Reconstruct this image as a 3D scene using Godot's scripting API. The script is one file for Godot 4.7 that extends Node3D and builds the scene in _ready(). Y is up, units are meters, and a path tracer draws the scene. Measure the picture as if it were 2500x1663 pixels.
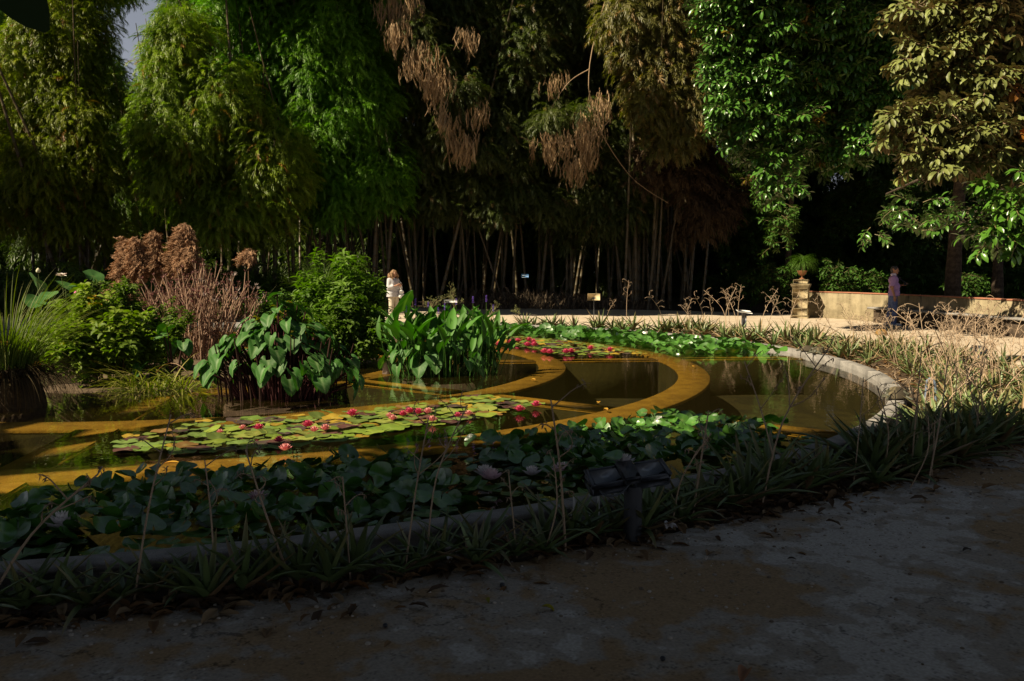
extends Node3D
# An old botanic garden: a round pool in ring-shaped compartments, aloes round its kerb,
# islands of marsh plants, a bamboo grove behind, seen from the shade of big trees.

const POOL := Vector3(-5.0, 0.0, -14.4)      # centre of the round pool
const KERB_IN := 10.4
const WATER_Y := 0.10
var rng := RandomNumberGenerator.new()
var taken := {}
var M := {}

func _ready() -> void:
	rng.seed = 20240
	setup_view()
	make_materials()
	build_setting()
	build_pool()
	build_wall_and_pillar()
	build_bamboo()
	build_trees()
	build_islands()
	build_lilies()
	build_borders()
	build_people()
	build_small_things()
	order_in_view()

# ------------------------------------------------------------------ camera, sky, sun
func setup_view() -> void:
	var cam := Camera3D.new()
	cam.name = "camera"
	cam.position = Vector3(0, 1.65, 0)
	cam.rotation_degrees = Vector3(-4.655, 0, 0)
	cam.fov = 43.2
	cam.near = 0.05
	cam.far = 900.0
	add_child(cam)
	var psky := ProceduralSkyMaterial.new()
	psky.sky_top_color = Color(0.40, 0.45, 0.53)
	psky.sky_horizon_color = Color(0.93, 0.95, 1.0)
	psky.sky_curve = 0.2
	psky.ground_bottom_color = Color(0.10, 0.10, 0.08)
	psky.ground_horizon_color = Color(0.30, 0.30, 0.28)
	psky.sun_angle_max = 1.0
	var sky := Sky.new()
	sky.sky_material = psky
	var env := Environment.new()
	env.background_mode = Environment.BG_SKY
	env.sky = sky
	env.background_energy_multiplier = 0.31
	env.tonemap_mode = Environment.TONE_MAPPER_LINEAR
	env.tonemap_exposure = 2.0
	env.sdfgi_enabled = true
	env.ssao_enabled = true
	env.ssil_enabled = true
	var we := WorldEnvironment.new()
	we.name = "world_environment"
	we.environment = env
	add_child(we)
	var sun := DirectionalLight3D.new()
	sun.name = "sun"
	sun.light_energy = 1.6
	sun.light_color = Color(1.0, 0.93, 0.80)
	sun.light_angular_distance = 0.5
	sun.shadow_enabled = true
	sun.look_at_from_position(Vector3.ZERO, -Vector3(-0.62, 0.70, 0.33), Vector3.UP)
	add_child(sun)

# ------------------------------------------------------------------ small helpers
func rf(a: float, b: float) -> float:
	return rng.randf_range(a, b)

func pc(deg: float, r: float, y := 0.0) -> Vector3:      # a place by angle and distance from the pool's centre
	var a := deg_to_rad(deg)
	return POOL + Vector3(sin(a) * r, y, cos(a) * r)

func hang(o: Node3D, called: String, parent: Node) -> void:
	var key := "%d/%s" % [parent.get_instance_id(), called]
	var n: int = taken.get(key, 0)
	taken[key] = n + 1
	o.name = called if n == 0 else "%s_%03d" % [called, n]
	parent.add_child(o, true)

func obj(called: String, mesh: Mesh, mat: Material, parent: Node = self, kind := "") -> MeshInstance3D:
	var o := MeshInstance3D.new()
	o.mesh = mesh
	o.material_override = mat
	if kind:
		o.set_meta("kind", kind)
	hang(o, called, parent)
	return o

func tag(o: Node, label: String, category: String, group := "", kind := "") -> void:
	if label:
		o.set_meta("label", label)
	if category:
		o.set_meta("category", category)
	if group:
		o.set_meta("group", group)
	if kind:
		o.set_meta("kind", kind)

func thing(called: String, label: String, category: String, at := Vector3.ZERO, turn := 0.0, group := "") -> Node3D:
	var o := Node3D.new()
	hang(o, called, self)
	o.position = at
	o.rotation.y = turn
	tag(o, label, category, group)
	return o

func copy_of(o: Node3D, called: String, at: Vector3, turn: float, size: float, label := "") -> Node3D:
	var c: Node3D = o.duplicate()
	hang(c, called, self)
	c.position = at
	c.rotation = Vector3(0, turn, 0)
	c.scale = Vector3.ONE * size
	if label:
		c.set_meta("label", label)
	return c

func many(called: String, mesh: Mesh, mat: Material, places: Array, tints: PackedColorArray, parent: Node = self) -> MultiMeshInstance3D:
	var mm := MultiMesh.new()
	mm.transform_format = MultiMesh.TRANSFORM_3D
	mm.use_colors = tints.size() > 0
	mm.mesh = mesh
	mm.instance_count = places.size()
	for i in places.size():
		mm.set_instance_transform(i, places[i])
		if tints.size():
			mm.set_instance_color(i, tints[i])
	var o := MultiMeshInstance3D.new()
	o.multimesh = mm
	o.material_override = mat
	o.set_meta("kind", "stuff")
	hang(o, called, parent)
	return o

class Shape:                                   # collects triangles; done() makes them one mesh with smooth normals
	var v := PackedVector3Array()
	var c := PackedColorArray()
	var uv := PackedVector2Array()
	var f := PackedInt32Array()
	func pt(p: Vector3, col: Color, t := Vector2.ZERO) -> int:
		v.append(p)
		c.append(col)
		uv.append(t)
		return v.size() - 1
	func tri(a: int, b: int, d: int) -> void:
		f.append(a)
		f.append(b)
		f.append(d)
	func quad(a: int, b: int, d: int, e: int) -> void:
		tri(a, b, d)
		tri(a, d, e)
	func flat_quad(a: Vector3, b: Vector3, d: Vector3, e: Vector3, col: Color) -> void:
		quad(pt(a, col), pt(b, col), pt(d, col), pt(e, col))
	func done(smooth := true) -> ArrayMesh:
		var arr := []
		arr.resize(Mesh.ARRAY_MAX)
		arr[Mesh.ARRAY_VERTEX] = v
		arr[Mesh.ARRAY_COLOR] = c
		arr[Mesh.ARRAY_TEX_UV] = uv
		arr[Mesh.ARRAY_INDEX] = f
		var st := SurfaceTool.new()
		st.create_from_arrays(arr)
		if not smooth:
			st.deindex()
			st.set_smooth_group(-1)
		st.generate_normals()
		return st.commit()

func box(s: Shape, lo: Vector3, hi: Vector3, col := Color.WHITE, bevel := 0.0, t := Transform3D()) -> void:
	# a box with chamfered edges; t turns and places it
	var ce := (lo + hi) * 0.5
	var h := (hi - lo) * 0.5
	var b: float = min(bevel, min(h.x, min(h.y, h.z)) * 0.9)
	var faces := []
	for ax in 3:
		for sg in [-1.0, 1.0]:
			var u := (ax + 1) % 3
			var w := (ax + 2) % 3
			var q := []
			for k in [[-1, -1], [1, -1], [1, 1], [-1, 1]]:
				var p := Vector3.ZERO
				p[ax] = sg * h[ax]
				p[u] = k[0] * (h[u] - b)
				p[w] = k[1] * (h[w] - b)
				q.append(t * (ce + p))
			if sg > 0:
				q.reverse()
			s.flat_quad(q[0], q[1], q[2], q[3], col)
	if b > 0.0:
		for ax in 3:
			var u := (ax + 1) % 3
			var w := (ax + 2) % 3
			for su in [-1.0, 1.0]:
				for sw in [-1.0, 1.0]:
					var q := []
					for e in [[-1.0, 0], [1.0, 0], [1.0, 1], [-1.0, 1]]:
						var p := Vector3.ZERO
						p[ax] = e[0] * (h[ax] - b)
						p[u] = su * (h[u] - (0.0 if e[1] == 0 else b))
						p[w] = sw * (h[w] - (b if e[1] == 0 else 0.0))
						q.append(t * (ce + p))
					if su * sw > 0:
						q.reverse()
					s.flat_quad(q[0], q[1], q[2], q[3], col)
		for sx in [-1.0, 1.0]:
			for sy in [-1.0, 1.0]:
				for sz in [-1.0, 1.0]:
					var a := t * (ce + Vector3(sx * h.x, sy * (h.y - b), sz * (h.z - b)))
					var d := t * (ce + Vector3(sx * (h.x - b), sy * h.y, sz * (h.z - b)))
					var e := t * (ce + Vector3(sx * (h.x - b), sy * (h.y - b), sz * h.z))
					if sx * sy * sz > 0:
						s.tri(s.pt(a, col), s.pt(e, col), s.pt(d, col))
					else:
						s.tri(s.pt(a, col), s.pt(d, col), s.pt(e, col))

func tube(s: Shape, path: Array, radii: Array, sides: int, col: Color, col2: Color = Color(-1, 0, 0)) -> void:
	var prev := -1
	var n := path.size()
	for i in n:
		var p: Vector3 = path[i]
		var d: Vector3 = (path[min(i + 1, n - 1)] - path[max(i - 1, 0)]).normalized()
		var side := d.cross(Vector3(0.13, 0.2, 1.0) if absf(d.y) > 0.7 else Vector3.UP).normalized()
		var up := side.cross(d)
		var k := float(i) / maxi(1, n - 1)
		var cc := col if col2.r < 0.0 else col.lerp(col2, k)
		var first := -1
		for j in sides:
			var a := TAU * j / sides
			var id := s.pt(p + (side * cos(a) + up * sin(a)) * radii[i], cc, Vector2(float(j) / sides, k))
			if j == 0:
				first = id
		if prev >= 0:
			for j in sides:
				var j2 := (j + 1) % sides
				s.quad(prev + j, prev + j2, first + j2, first + j)
		prev = first

func lathe(s: Shape, prof: Array, sides: int, col: Color, centre := Vector3.ZERO) -> void:
	var base := s.v.size()
	for i in prof.size():
		for j in sides + 1:
			var a := TAU * j / sides
			s.pt(centre + Vector3(sin(a) * prof[i].x, prof[i].y, cos(a) * prof[i].x), col, Vector2(float(j) / sides, float(i) / prof.size()))
	for i in prof.size() - 1:
		for j in sides:
			var a := base + i * (sides + 1) + j
			s.quad(a, a + sides + 1, a + sides + 2, a + 1)

func blade(s: Shape, at: Vector3, dir: Vector3, length: float, width: float, bend: float, segs: int, col: Color, tip: Color, fold := 0.25, shape := 0) -> void:
	# a leaf along a line that bends to the ground; shape 0 grass, 1 lance, 2 aloe (wide at the base), 3 oval
	var p := at
	var d := dir.normalized()
	var side := d.cross(Vector3.UP)
	if side.length() < 0.05:
		side = Vector3(1, 0, 0)
	side = side.normalized()
	var prev := -1
	for i in segs + 1:
		var t := float(i) / segs
		var w := width * 0.5
		match shape:
			0: w *= (1.0 - t * t) * 0.98 + 0.02
			1: w *= sin(PI * pow(clampf(t * 0.96 + 0.03, 0.0, 1.0), 0.75))
			2: w *= pow(1.0 - t, 0.7)
			3: w *= pow(sin(PI * clampf(t * 0.97 + 0.015, 0.0, 1.0)), 0.7)
		var up := side.cross(d).normalized()
		var c := col.lerp(tip, t * t)
		var a := s.pt(p - side * w + up * w * fold * 2.0, c, Vector2(0, t))
		s.pt(p, c, Vector2(0.5, t))
		s.pt(p + side * w + up * w * fold * 2.0, c, Vector2(1, t))
		if prev >= 0:
			s.quad(prev, a, a + 1, prev + 1)
			s.quad(prev + 1, a + 1, a + 2, prev + 2)
		prev = a
		p += d * (length / segs)
		d = d.rotated(side, -bend / segs).normalized()

func twist(yaw: float, pitch: float, roll := 0.0, size := 1.0) -> Basis:
	return (Basis(Vector3.UP, yaw) * Basis(Vector3.RIGHT, pitch) * Basis(Vector3.BACK, roll)).scaled_local(Vector3.ONE * size)

# ------------------------------------------------------------------ materials
func noise_tex(sd: int, freq: float, stops: Array, size := 512, octaves := 5, kind := FastNoiseLite.TYPE_SIMPLEX_SMOOTH, as_normal := false) -> NoiseTexture2D:
	var n := FastNoiseLite.new()
	n.seed = sd
	n.frequency = freq
	n.noise_type = kind
	n.fractal_octaves = octaves
	var t := NoiseTexture2D.new()
	t.width = size
	t.height = size
	t.seamless = true
	t.noise = n
	if as_normal:
		t.as_normal_map = true
		t.bump_strength = 4.0
	elif stops.size():
		var g := Gradient.new()
		var off := PackedFloat32Array()
		var cols := PackedColorArray()
		for st in stops:
			off.append(st[0])
			cols.append(st[1])
		g.offsets = off
		g.colors = cols
		t.color_ramp = g
	return t

func lin(r: float, g: float, b: float) -> Color:
	return Color(r, g, b).linear_to_srgb()

func plain(r: float, g: float, b: float, rough := 0.7, metal := 0.0) -> StandardMaterial3D:
	var m := StandardMaterial3D.new()
	m.albedo_color = lin(r, g, b)
	m.roughness = rough
	m.metallic = metal
	return m

func leafy(rough: float, through: Color, spec := 0.5) -> StandardMaterial3D:      # colours come from the vertices
	var m := StandardMaterial3D.new()
	m.vertex_color_use_as_albedo = true
	m.roughness = rough
	m.metallic_specular = spec
	m.cull_mode = BaseMaterial3D.CULL_DISABLED
	if through.a > 0.0 and through != Color.BLACK:
		m.backlight_enabled = true
		m.backlight = through
	return m

func grained(a: Color, b: Color, metres: float, rough := 0.85, relief := 0.6, sd := 1, fine_contrast := 0.35) -> StandardMaterial3D:
	# two tones in patches, a fine grain over them and a matching relief
	var m := StandardMaterial3D.new()
	m.albedo_texture = noise_tex(sd, 0.006, [[0.0, a], [0.42, a.lerp(b, 0.25)], [0.58, a.lerp(b, 0.8)], [1.0, b]], 512, 6)
	m.uv1_triplanar = true
	m.uv1_world_triplanar = true
	m.uv1_scale = Vector3.ONE / metres
	m.roughness = rough
	m.metallic_specular = 0.3
	m.detail_enabled = true
	m.detail_blend_mode = BaseMaterial3D.BLEND_MODE_MUL
	var g := Color.WHITE * (1.0 - fine_contrast)
	g.a = 1.0
	m.detail_albedo = noise_tex(sd + 7, 0.16, [[0.0, g], [0.4, g.lerp(Color.WHITE, 0.6)], [0.62, Color(0.97, 0.97, 0.97)], [1.0, Color.WHITE]], 512, 4, FastNoiseLite.TYPE_VALUE_CUBIC)
	m.detail_uv_layer = BaseMaterial3D.DETAIL_UV_2
	m.uv2_triplanar = true
	m.uv2_world_triplanar = true
	m.uv2_scale = Vector3.ONE / (metres * 0.37)
	if relief > 0.0:
		m.heightmap_enabled = true
		m.heightmap_scale = relief
		m.heightmap_texture = noise_tex(sd + 3, 0.07, [], 512, 6, FastNoiseLite.TYPE_VALUE_CUBIC)
	return m

func worn_concrete() -> StandardMaterial3D:
	# ochre slab with grey cement smears, dark pitting, sand grain and a few hairline cracks, 10 metres to a side
	var n := 1200
	var big := FastNoiseLite.new()
	big.seed = 61
	big.frequency = 0.0045
	big.fractal_octaves = 5
	big.domain_warp_enabled = true
	big.domain_warp_amplitude = 60.0
	big.domain_warp_frequency = 0.008
	var mid := FastNoiseLite.new()
	mid.seed = 62
	mid.frequency = 0.03
	mid.fractal_octaves = 4
	var pit := FastNoiseLite.new()
	pit.seed = 63
	pit.frequency = 0.33
	pit.fractal_octaves = 2
	var crack := FastNoiseLite.new()
	crack.seed = 64
	crack.frequency = 0.0035
	crack.fractal_octaves = 4
	crack.domain_warp_enabled = true
	crack.domain_warp_amplitude = 20.0
	var ochre := Color(0.29, 0.20, 0.110)
	var grey := Color(0.31, 0.275, 0.225)
	var pale := Color(0.43, 0.405, 0.36)
	var img := Image.create(n, n, false, Image.FORMAT_RGB8)
	var relief := Image.create(n, n, false, Image.FORMAT_RGB8)
	for y in n:
		for x in n:
			var b := big.get_noise_2d(x, y) + 0.45 * mid.get_noise_2d(x, y)
			var c := ochre.lerp(grey, smoothstep(-0.20, 0.05, b))
			c = c.lerp(pale, smoothstep(0.17, 0.24, b) * 0.85)
			var p := pit.get_noise_2d(x, y) + 0.5 * mid.get_noise_2d(x * 2.0, y * 2.0)
			var k := 0.78 + 0.36 * rng.randf() + 0.12 * p
			var h := 0.5 + 0.22 * p + 0.18 * rng.randf() + 0.3 * smoothstep(0.17, 0.24, b)
			if p < -0.62:
				k *= 0.6
			var cr := absf(crack.get_noise_2d(x, y))
			if cr < 0.0045:
				k *= 0.45
				h -= 0.4
			img.set_pixel(x, y, Color(c.r * k, c.g * k, c.b * k).linear_to_srgb())
			relief.set_pixel(x, y, Color(h, h, h))
	var m := StandardMaterial3D.new()
	m.albedo_texture = ImageTexture.create_from_image(img)
	m.roughness = 0.92
	m.metallic_specular = 0.25
	m.uv1_triplanar = true
	m.uv1_world_triplanar = true
	m.uv1_scale = Vector3.ONE * 0.1
	m.uv1_offset = Vector3(0.4, 0.0, 0.0)
	m.heightmap_enabled = true
	m.heightmap_scale = 0.22
	m.heightmap_texture = ImageTexture.create_from_image(relief)
	return m

func make_materials() -> void:
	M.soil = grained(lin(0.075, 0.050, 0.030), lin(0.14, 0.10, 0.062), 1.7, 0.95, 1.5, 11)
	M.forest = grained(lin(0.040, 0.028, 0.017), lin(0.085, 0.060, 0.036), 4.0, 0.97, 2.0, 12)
	M.sand = grained(lin(0.47, 0.385, 0.285), lin(0.56, 0.47, 0.36), 3.3, 0.95, 0.5, 13, 0.22)
	M.concrete = worn_concrete()
	M.kerb = grained(lin(0.21, 0.20, 0.185), lin(0.34, 0.32, 0.295), 0.8, 0.8, 0.25, 15, 0.35)
	M.algae = grained(lin(0.25, 0.130, 0.009), lin(0.39, 0.215, 0.017), 1.1, 0.95, 0.6, 16, 0.35)
	M.mud = grained(lin(0.024, 0.020, 0.004), lin(0.044, 0.036, 0.006), 1.9, 0.98, 1.0, 17, 0.3)
	M.plaster = grained(lin(0.20, 0.165, 0.10), lin(0.36, 0.30, 0.19), 1.3, 0.9, 0.4, 18, 0.3)
	M.tufa = grained(lin(0.30, 0.235, 0.13), lin(0.44, 0.36, 0.22), 0.6, 0.9, 0.5, 19, 0.35)
	M.slab = grained(lin(0.22, 0.21, 0.20), lin(0.34, 0.33, 0.31), 0.7, 0.55, 0.1, 20, 0.25)
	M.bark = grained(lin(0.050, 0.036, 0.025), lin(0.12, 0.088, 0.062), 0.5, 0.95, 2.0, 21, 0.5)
	M.coping = plain(0.28, 0.11, 0.06, 0.85)
	M.terracotta = plain(0.30, 0.13, 0.055, 0.8)
	M.bamboo = leafy(0.40, Color(0.80, 0.92, 0.18), 0.48)
	M.dry = leafy(0.75, Color(0.5, 0.4, 0.25), 0.3)
	M.glossy = leafy(0.28, Color(0.35, 0.45, 0.08), 0.5)
	M.soft = leafy(0.55, Color(0.80, 0.92, 0.15), 0.35)
	M.taro = leafy(0.55, Color(0.60, 0.75, 0.10), 0.35)
	M.lily = leafy(0.31, Color(0.36, 0.50, 0.06), 0.68)
	M.pad = leafy(0.45, Color.BLACK, 0.4)
	M.aloe = leafy(0.45, Color(0.22, 0.28, 0.06), 0.45)
	M.aloe.albedo_texture = noise_tex(31, 0.12, [[0.0, Color(0.82, 0.82, 0.82)], [0.62, Color(0.9, 0.9, 0.9)], [0.7, Color.WHITE], [1.0, Color.WHITE]], 256, 3)
	M.aloe.uv1_scale = Vector3(0.5, 2.5, 1)
	M.petal = leafy(0.5, Color(0.6, 0.5, 0.5), 0.3)
	M.fig = leafy(0.48, Color(0.30, 0.28, 0.08), 0.4)
	M.culm = leafy(0.45, Color.BLACK, 0.45)
	M.stalk = leafy(0.8, Color.BLACK, 0.25)
	M.wood = leafy(0.9, Color.BLACK, 0.25)
	M.metal_grey = plain(0.060, 0.066, 0.078, 0.45, 0.3)
	M.metal_dark = plain(0.030, 0.032, 0.036, 0.5, 0.3)
	M.lens = plain(0.16, 0.175, 0.19, 0.10)
	M.white = plain(0.72, 0.72, 0.70, 0.5)
	M.skin = plain(0.36, 0.19, 0.12, 0.55)
	M.skin_tan = plain(0.30, 0.145, 0.085, 0.55)
	var water := StandardMaterial3D.new()
	water.transparency = BaseMaterial3D.TRANSPARENCY_ALPHA
	water.albedo_color = Color(lin(0.040, 0.031, 0.006), 0.17)
	water.roughness = 0.02
	water.metallic_specular = 0.5
	water.normal_enabled = true
	water.normal_scale = 0.05
	water.normal_texture = noise_tex(41, 0.02, [], 512, 3, FastNoiseLite.TYPE_SIMPLEX_SMOOTH, true)
	water.uv1_triplanar = true
	water.uv1_world_triplanar = true
	water.uv1_scale = Vector3(0.5, 0.5, 0.5)
	M.water = water
# ------------------------------------------------------------------ ground, paths, pool
func edge_r(deg: float) -> float:              # how far the planted border reaches from the pool's centre
	var t := [[-180, 11.0], [-60, 11.15], [0, 11.0], [30, 10.98], [40, 11.12], [50, 11.4], [58, 11.8], [70, 12.4], [85, 12.9], [95, 13.0], [113, 13.1], [125, 12.7], [140, 12.0], [150, 11.3], [165, 10.95], [180, 11.0]]
	for i in t.size() - 1:
		if deg <= t[i + 1][0]:
			return lerpf(t[i][1], t[i + 1][1], (deg - t[i][0]) / (t[i + 1][0] - t[i][0]))
	return 11.0

func ring_sheet(a0: float, a1: float, inner: Callable, outer: Callable, y: float, steps: int, rings: int, rough := 0.0, lip := 0.0) -> ArrayMesh:
	var s := Shape.new()
	for i in steps + 1:
		var a := lerpf(a0, a1, float(i) / steps)
		var r0: float = inner.call(a)
		var r1: float = outer.call(a)
		if lip > 0.0:
			s.pt(pc(a, r0 - 0.02, y - lip), Color.WHITE)
		for k in rings + 1:
			var u := float(k) / rings
			s.pt(pc(a, lerpf(r0, r1, u * u), y + (rng.randf() - 0.5) * rough), Color.WHITE)
	var w := rings + (2 if lip > 0.0 else 1)
	for i in steps:
		for k in w - 1:
			var a := i * w + k
			s.quad(a, a + 1, a + w + 1, a + w)
	return s.done()

func build_setting() -> void:
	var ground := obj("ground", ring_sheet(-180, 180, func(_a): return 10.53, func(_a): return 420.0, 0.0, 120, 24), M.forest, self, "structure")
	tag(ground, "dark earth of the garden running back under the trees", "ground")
	var bed := obj("soil_border", ring_sheet(-180, 180, func(_a): return 10.545, func(a): return edge_r(a) + 0.12, 0.02, 360, 4, 0.03), M.soil, self, "structure")
	tag(bed, "strip of brown soil between the pool kerb and the paths", "soil")
	var wob := FastNoiseLite.new()
	wob.seed = 5
	wob.frequency = 0.35
	var path := obj("sandy_path", ring_sheet(38, 260, func(a): return edge_r(wrapf(a, -180, 180)) + wob.get_noise_1d(a) * 0.12, func(_a): return 23.5, 0.026, 440, 14, 0.006), M.sand, self, "structure")
	tag(path, "pale sandy path curving round the far side of the pool", "path")
	var conc := obj("concrete_path", ring_sheet(-100, 56, func(a): return edge_r(a) + wob.get_noise_1d(a * 1.7) * 0.06 + wob.get_noise_1d(a * 9.0) * 0.025, func(_a): return 30.0, 0.05, 620, 40, 0.004, 0.05), M.concrete, self, "structure")
	tag(conc, "worn grey and ochre concrete path in the foreground", "path")
	# grit and small stones loose on the worn concrete
	var peb := Shape.new()
	lathe(peb, [Vector2(0.0, 0.006), Vector2(0.006, 0.005), Vector2(0.009, 0.002), Vector2(0.008, -0.003)], 6, Color.WHITE)
	var gat := []
	var gtint := PackedColorArray()
	for i in 4200:
		var a := rf(-8, 62)
		var r := edge_r(a) + (absf(rng.randfn(0.0, 0.5)) if i % 2 else rf(0.0, 3.2))
		gat.append(Transform3D(twist(rf(0, TAU), 0, 0, pow(rng.randf(), 3.0) * 1.3 + 0.25), pc(a, r, 0.051)))
		gtint.append(Color(0.13, 0.10, 0.07).lerp(Color(0.42, 0.38, 0.32), rng.randf()))
	tag(many("grit", peb.done(), M.dry, gat, gtint), "loose grit and small stones scattered on the worn concrete", "grit")
	# fallen dry leaves lying in the border, too many to count
	var s := Shape.new()
	blade(s, Vector3(0, 0.006, -0.04), Vector3(0, 0.15, 1), 0.09, 0.035, 0.6, 3, Color.WHITE, Color.WHITE, 0.3, 3)
	var at := []
	var tint := PackedColorArray()
	for i in 5200:
		var a := rf(-25, 168)
		var r := rf(10.75, edge_r(a) + 0.08)
		if rng.randf() < 0.12:
			r = edge_r(a) + absf(rng.randfn(0.0, 0.25))
		at.append(Transform3D(twist(rf(0, TAU), rf(-0.35, 0.35), rf(-0.4, 0.4), rf(0.6, 1.5)), pc(a, r, rf(0.03, 0.075))))
		tint.append([Color(0.14, 0.075, 0.03), Color(0.17, 0.105, 0.05), Color(0.08, 0.05, 0.028), Color(0.22, 0.155, 0.085)][rng.randi() % 4])
	tag(many("leaf_litter", s.done(), M.dry, at, tint), "dry brown leaves fallen among the aloes along the kerb", "leaf litter")

func arc_wall(r0: float, r1: float, y0: float, y1: float, a0: float, a1: float, steps: int, bevel := 0.02) -> ArrayMesh:
	var s := Shape.new()
	var prof := [Vector2(r0, y0), Vector2(r0, y1 - bevel), Vector2(r0 + bevel, y1), Vector2(r1 - bevel, y1), Vector2(r1, y1 - bevel), Vector2(r1, y0)]
	return sweep_arc(s, prof, a0, a1, steps)

func sweep_arc(s: Shape, prof: Array, a0: float, a1: float, steps: int, caps := false, about := Vector3.ZERO) -> ArrayMesh:
	for i in prof.size() - 1:
		for k in steps:
			var b0 := deg_to_rad(lerpf(a0, a1, float(k) / steps))
			var b1 := deg_to_rad(lerpf(a0, a1, float(k + 1) / steps))
			var q := []
			for e in [[prof[i], b0], [prof[i], b1], [prof[i + 1], b1], [prof[i + 1], b0]]:
				q.append(about + Vector3(sin(e[1]) * e[0].x, e[0].y, cos(e[1]) * e[0].x))
			s.flat_quad(q[0], q[3], q[2], q[1], Color.WHITE)
	if caps:
		for a in [a0, a1]:
			var b := deg_to_rad(a)
			var ids := []
			for p in prof:
				ids.append(s.pt(about + Vector3(sin(b) * p.x, p.y, cos(b) * p.x), Color.WHITE))
			for i in range(1, ids.size() - 1):
				if a == a0:
					s.tri(ids[0], ids[i], ids[i + 1])
				else:
					s.tri(ids[0], ids[i + 1], ids[i])
	return s.done(true)

func build_pool() -> void:
	var floor_mesh := ring_sheet(-180, 180, func(_a): return 0.0, func(_a): return 10.5, -0.62, 72, 14, 0.05)
	var fl := obj("pool_floor", floor_mesh, M.mud, self, "structure")
	tag(fl, "dark muddy bottom of the pool compartments", "pool floor")
	var side := obj("pool_wall", arc_wall(10.43, 10.52, -0.7, 0.12, 0, 360, 120), M.mud, self, "structure")
	tag(side, "submerged outer wall of the round pool", "pool wall")
	for r in [[3.0, 3.45, "innermost"], [5.45, 5.9, "middle"], [7.66, 8.13, "outermost"]]:
		var o := obj("pool_divider", arc_wall(r[0] + 0.004, r[1] - 0.004, -0.7, 0.03, 0, 360, 144), M.mud, self, "structure")
		obj("algae_top", arc_wall(r[0], r[1], 0.026, 0.062, 0, 360, 144, 0.012), M.algae, o)
		o.position = POOL
		tag(o, "%s circular dividing wall just under the water, ochre with algae" % r[2], "pool wall")
	side.position = POOL
	for k in 8:
		for span in [[3.43, 5.47], [5.88, 7.68], [8.11, 10.44]]:
			var s := Shape.new()
			box(s, Vector3(-0.211, -0.7, span[0]), Vector3(0.211, 0.025, span[1]), Color.WHITE, 0.0)
			var top := Shape.new()
			box(top, Vector3(-0.215, 0.021, span[0]), Vector3(0.215, 0.057, span[1]), Color.WHITE, 0.012)
			var o := obj("pool_divider", s.done(false), M.mud, self, "structure")
			obj("algae_top", top.done(false), M.algae, o)
			o.position = POOL
			o.rotation.y = deg_to_rad(8.0 + 45.0 * k)
			tag(o, "straight dividing wall just under the water", "pool wall", "radial walls of the pool")
	var sf := Shape.new()
	var mid := sf.pt(POOL + Vector3(0, WATER_Y, 0), Color.WHITE)
	for i in 145:
		sf.pt(pc(i * 2.5, KERB_IN + 0.02, WATER_Y), Color.WHITE)
	for i in 144:
		sf.tri(mid, mid + 2 + i, mid + 1 + i)
	var wt := obj("pool_water", sf.done(), M.water, self, "structure")
	tag(wt, "still amber water of the pool mirroring the plants", "water")
	# moulded kerb of grey stones laid end to end
	var kerb := Node3D.new()
	hang(kerb, "pool_kerb", self)
	kerb.position = POOL + Vector3(0, -0.025, 0)
	tag(kerb, "moulded grey stone kerb round the pool", "kerb", "", "structure")
	var prof := [Vector2(10.40, -0.06), Vector2(10.40, 0.192), Vector2(10.408, 0.20), Vector2(10.555, 0.20), Vector2(10.57, 0.19), Vector2(10.57, 0.162), Vector2(10.54, 0.155), Vector2(10.54, 0.128), Vector2(10.57, 0.118), Vector2(10.592, 0.098), Vector2(10.598, 0.075), Vector2(10.585, 0.05), Vector2(10.56, 0.04), Vector2(10.56, -0.06)]
	var seg := 360.0 / 44.0
	var meshes := []
	for k in 3:
		var s := Shape.new()
		meshes.append(sweep_arc(s, prof, -seg / 2 + 0.010, seg / 2 - 0.010, 5, true))
	for k in 44:
		var o := obj("kerb_stone", meshes[k % 3], M.kerb, kerb)
		o.rotation.y = deg_to_rad(seg * k + 2.3)
		o.position.y = rf(-0.003, 0.003)

# ------------------------------------------------------------------ pillar, wall and bench on the right
func wall_line(u: float) -> Vector3:           # the foot of the wall's face, from the pillar towards the camera
	var p := [Vector3(10.3, 0, -30.3), Vector3(11.2, 0, -28.5), Vector3(11.8, 0, -26.4), Vector3(12.2, 0, -24.0), Vector3(12.55, 0, -21.0), Vector3(13.3, 0, -17.5)]
	var f := clampf(u, 0, 0.9999) * 5.0
	return p[int(f)].lerp(p[int(f) + 1], f - int(f))

func strip_along(u0: float, u1: float, prof: Array, steps: int) -> ArrayMesh:   # prof: x = out from the wall face, y = height
	var s := Shape.new()
	var rows := []
	for k in steps + 1:
		var u := lerpf(u0, u1, float(k) / steps)
		var d := (wall_line(minf(u + 0.02, 1)) - wall_line(maxf(u - 0.02, 0))).normalized()
		var out := Vector3(-d.z, 0, d.x)
		if out.x > 0:
			out = -out
		var row := []
		for p in prof:
			row.append(wall_line(u) + out * p.x + Vector3(0, p.y, 0))
		rows.append(row)
	for k in steps:
		for i in prof.size() - 1:
			s.flat_quad(rows[k][i], rows[k][i + 1], rows[k + 1][i + 1], rows[k + 1][i], Color.WHITE)
	for e in [0, steps]:
		var ids := []
		for p in rows[e]:
			ids.append(s.pt(p, Color.WHITE))
		for i in range(1, ids.size() - 1):
			s.tri(ids[0], ids[i], ids[i + 1])
	return s.done(true)

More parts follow.
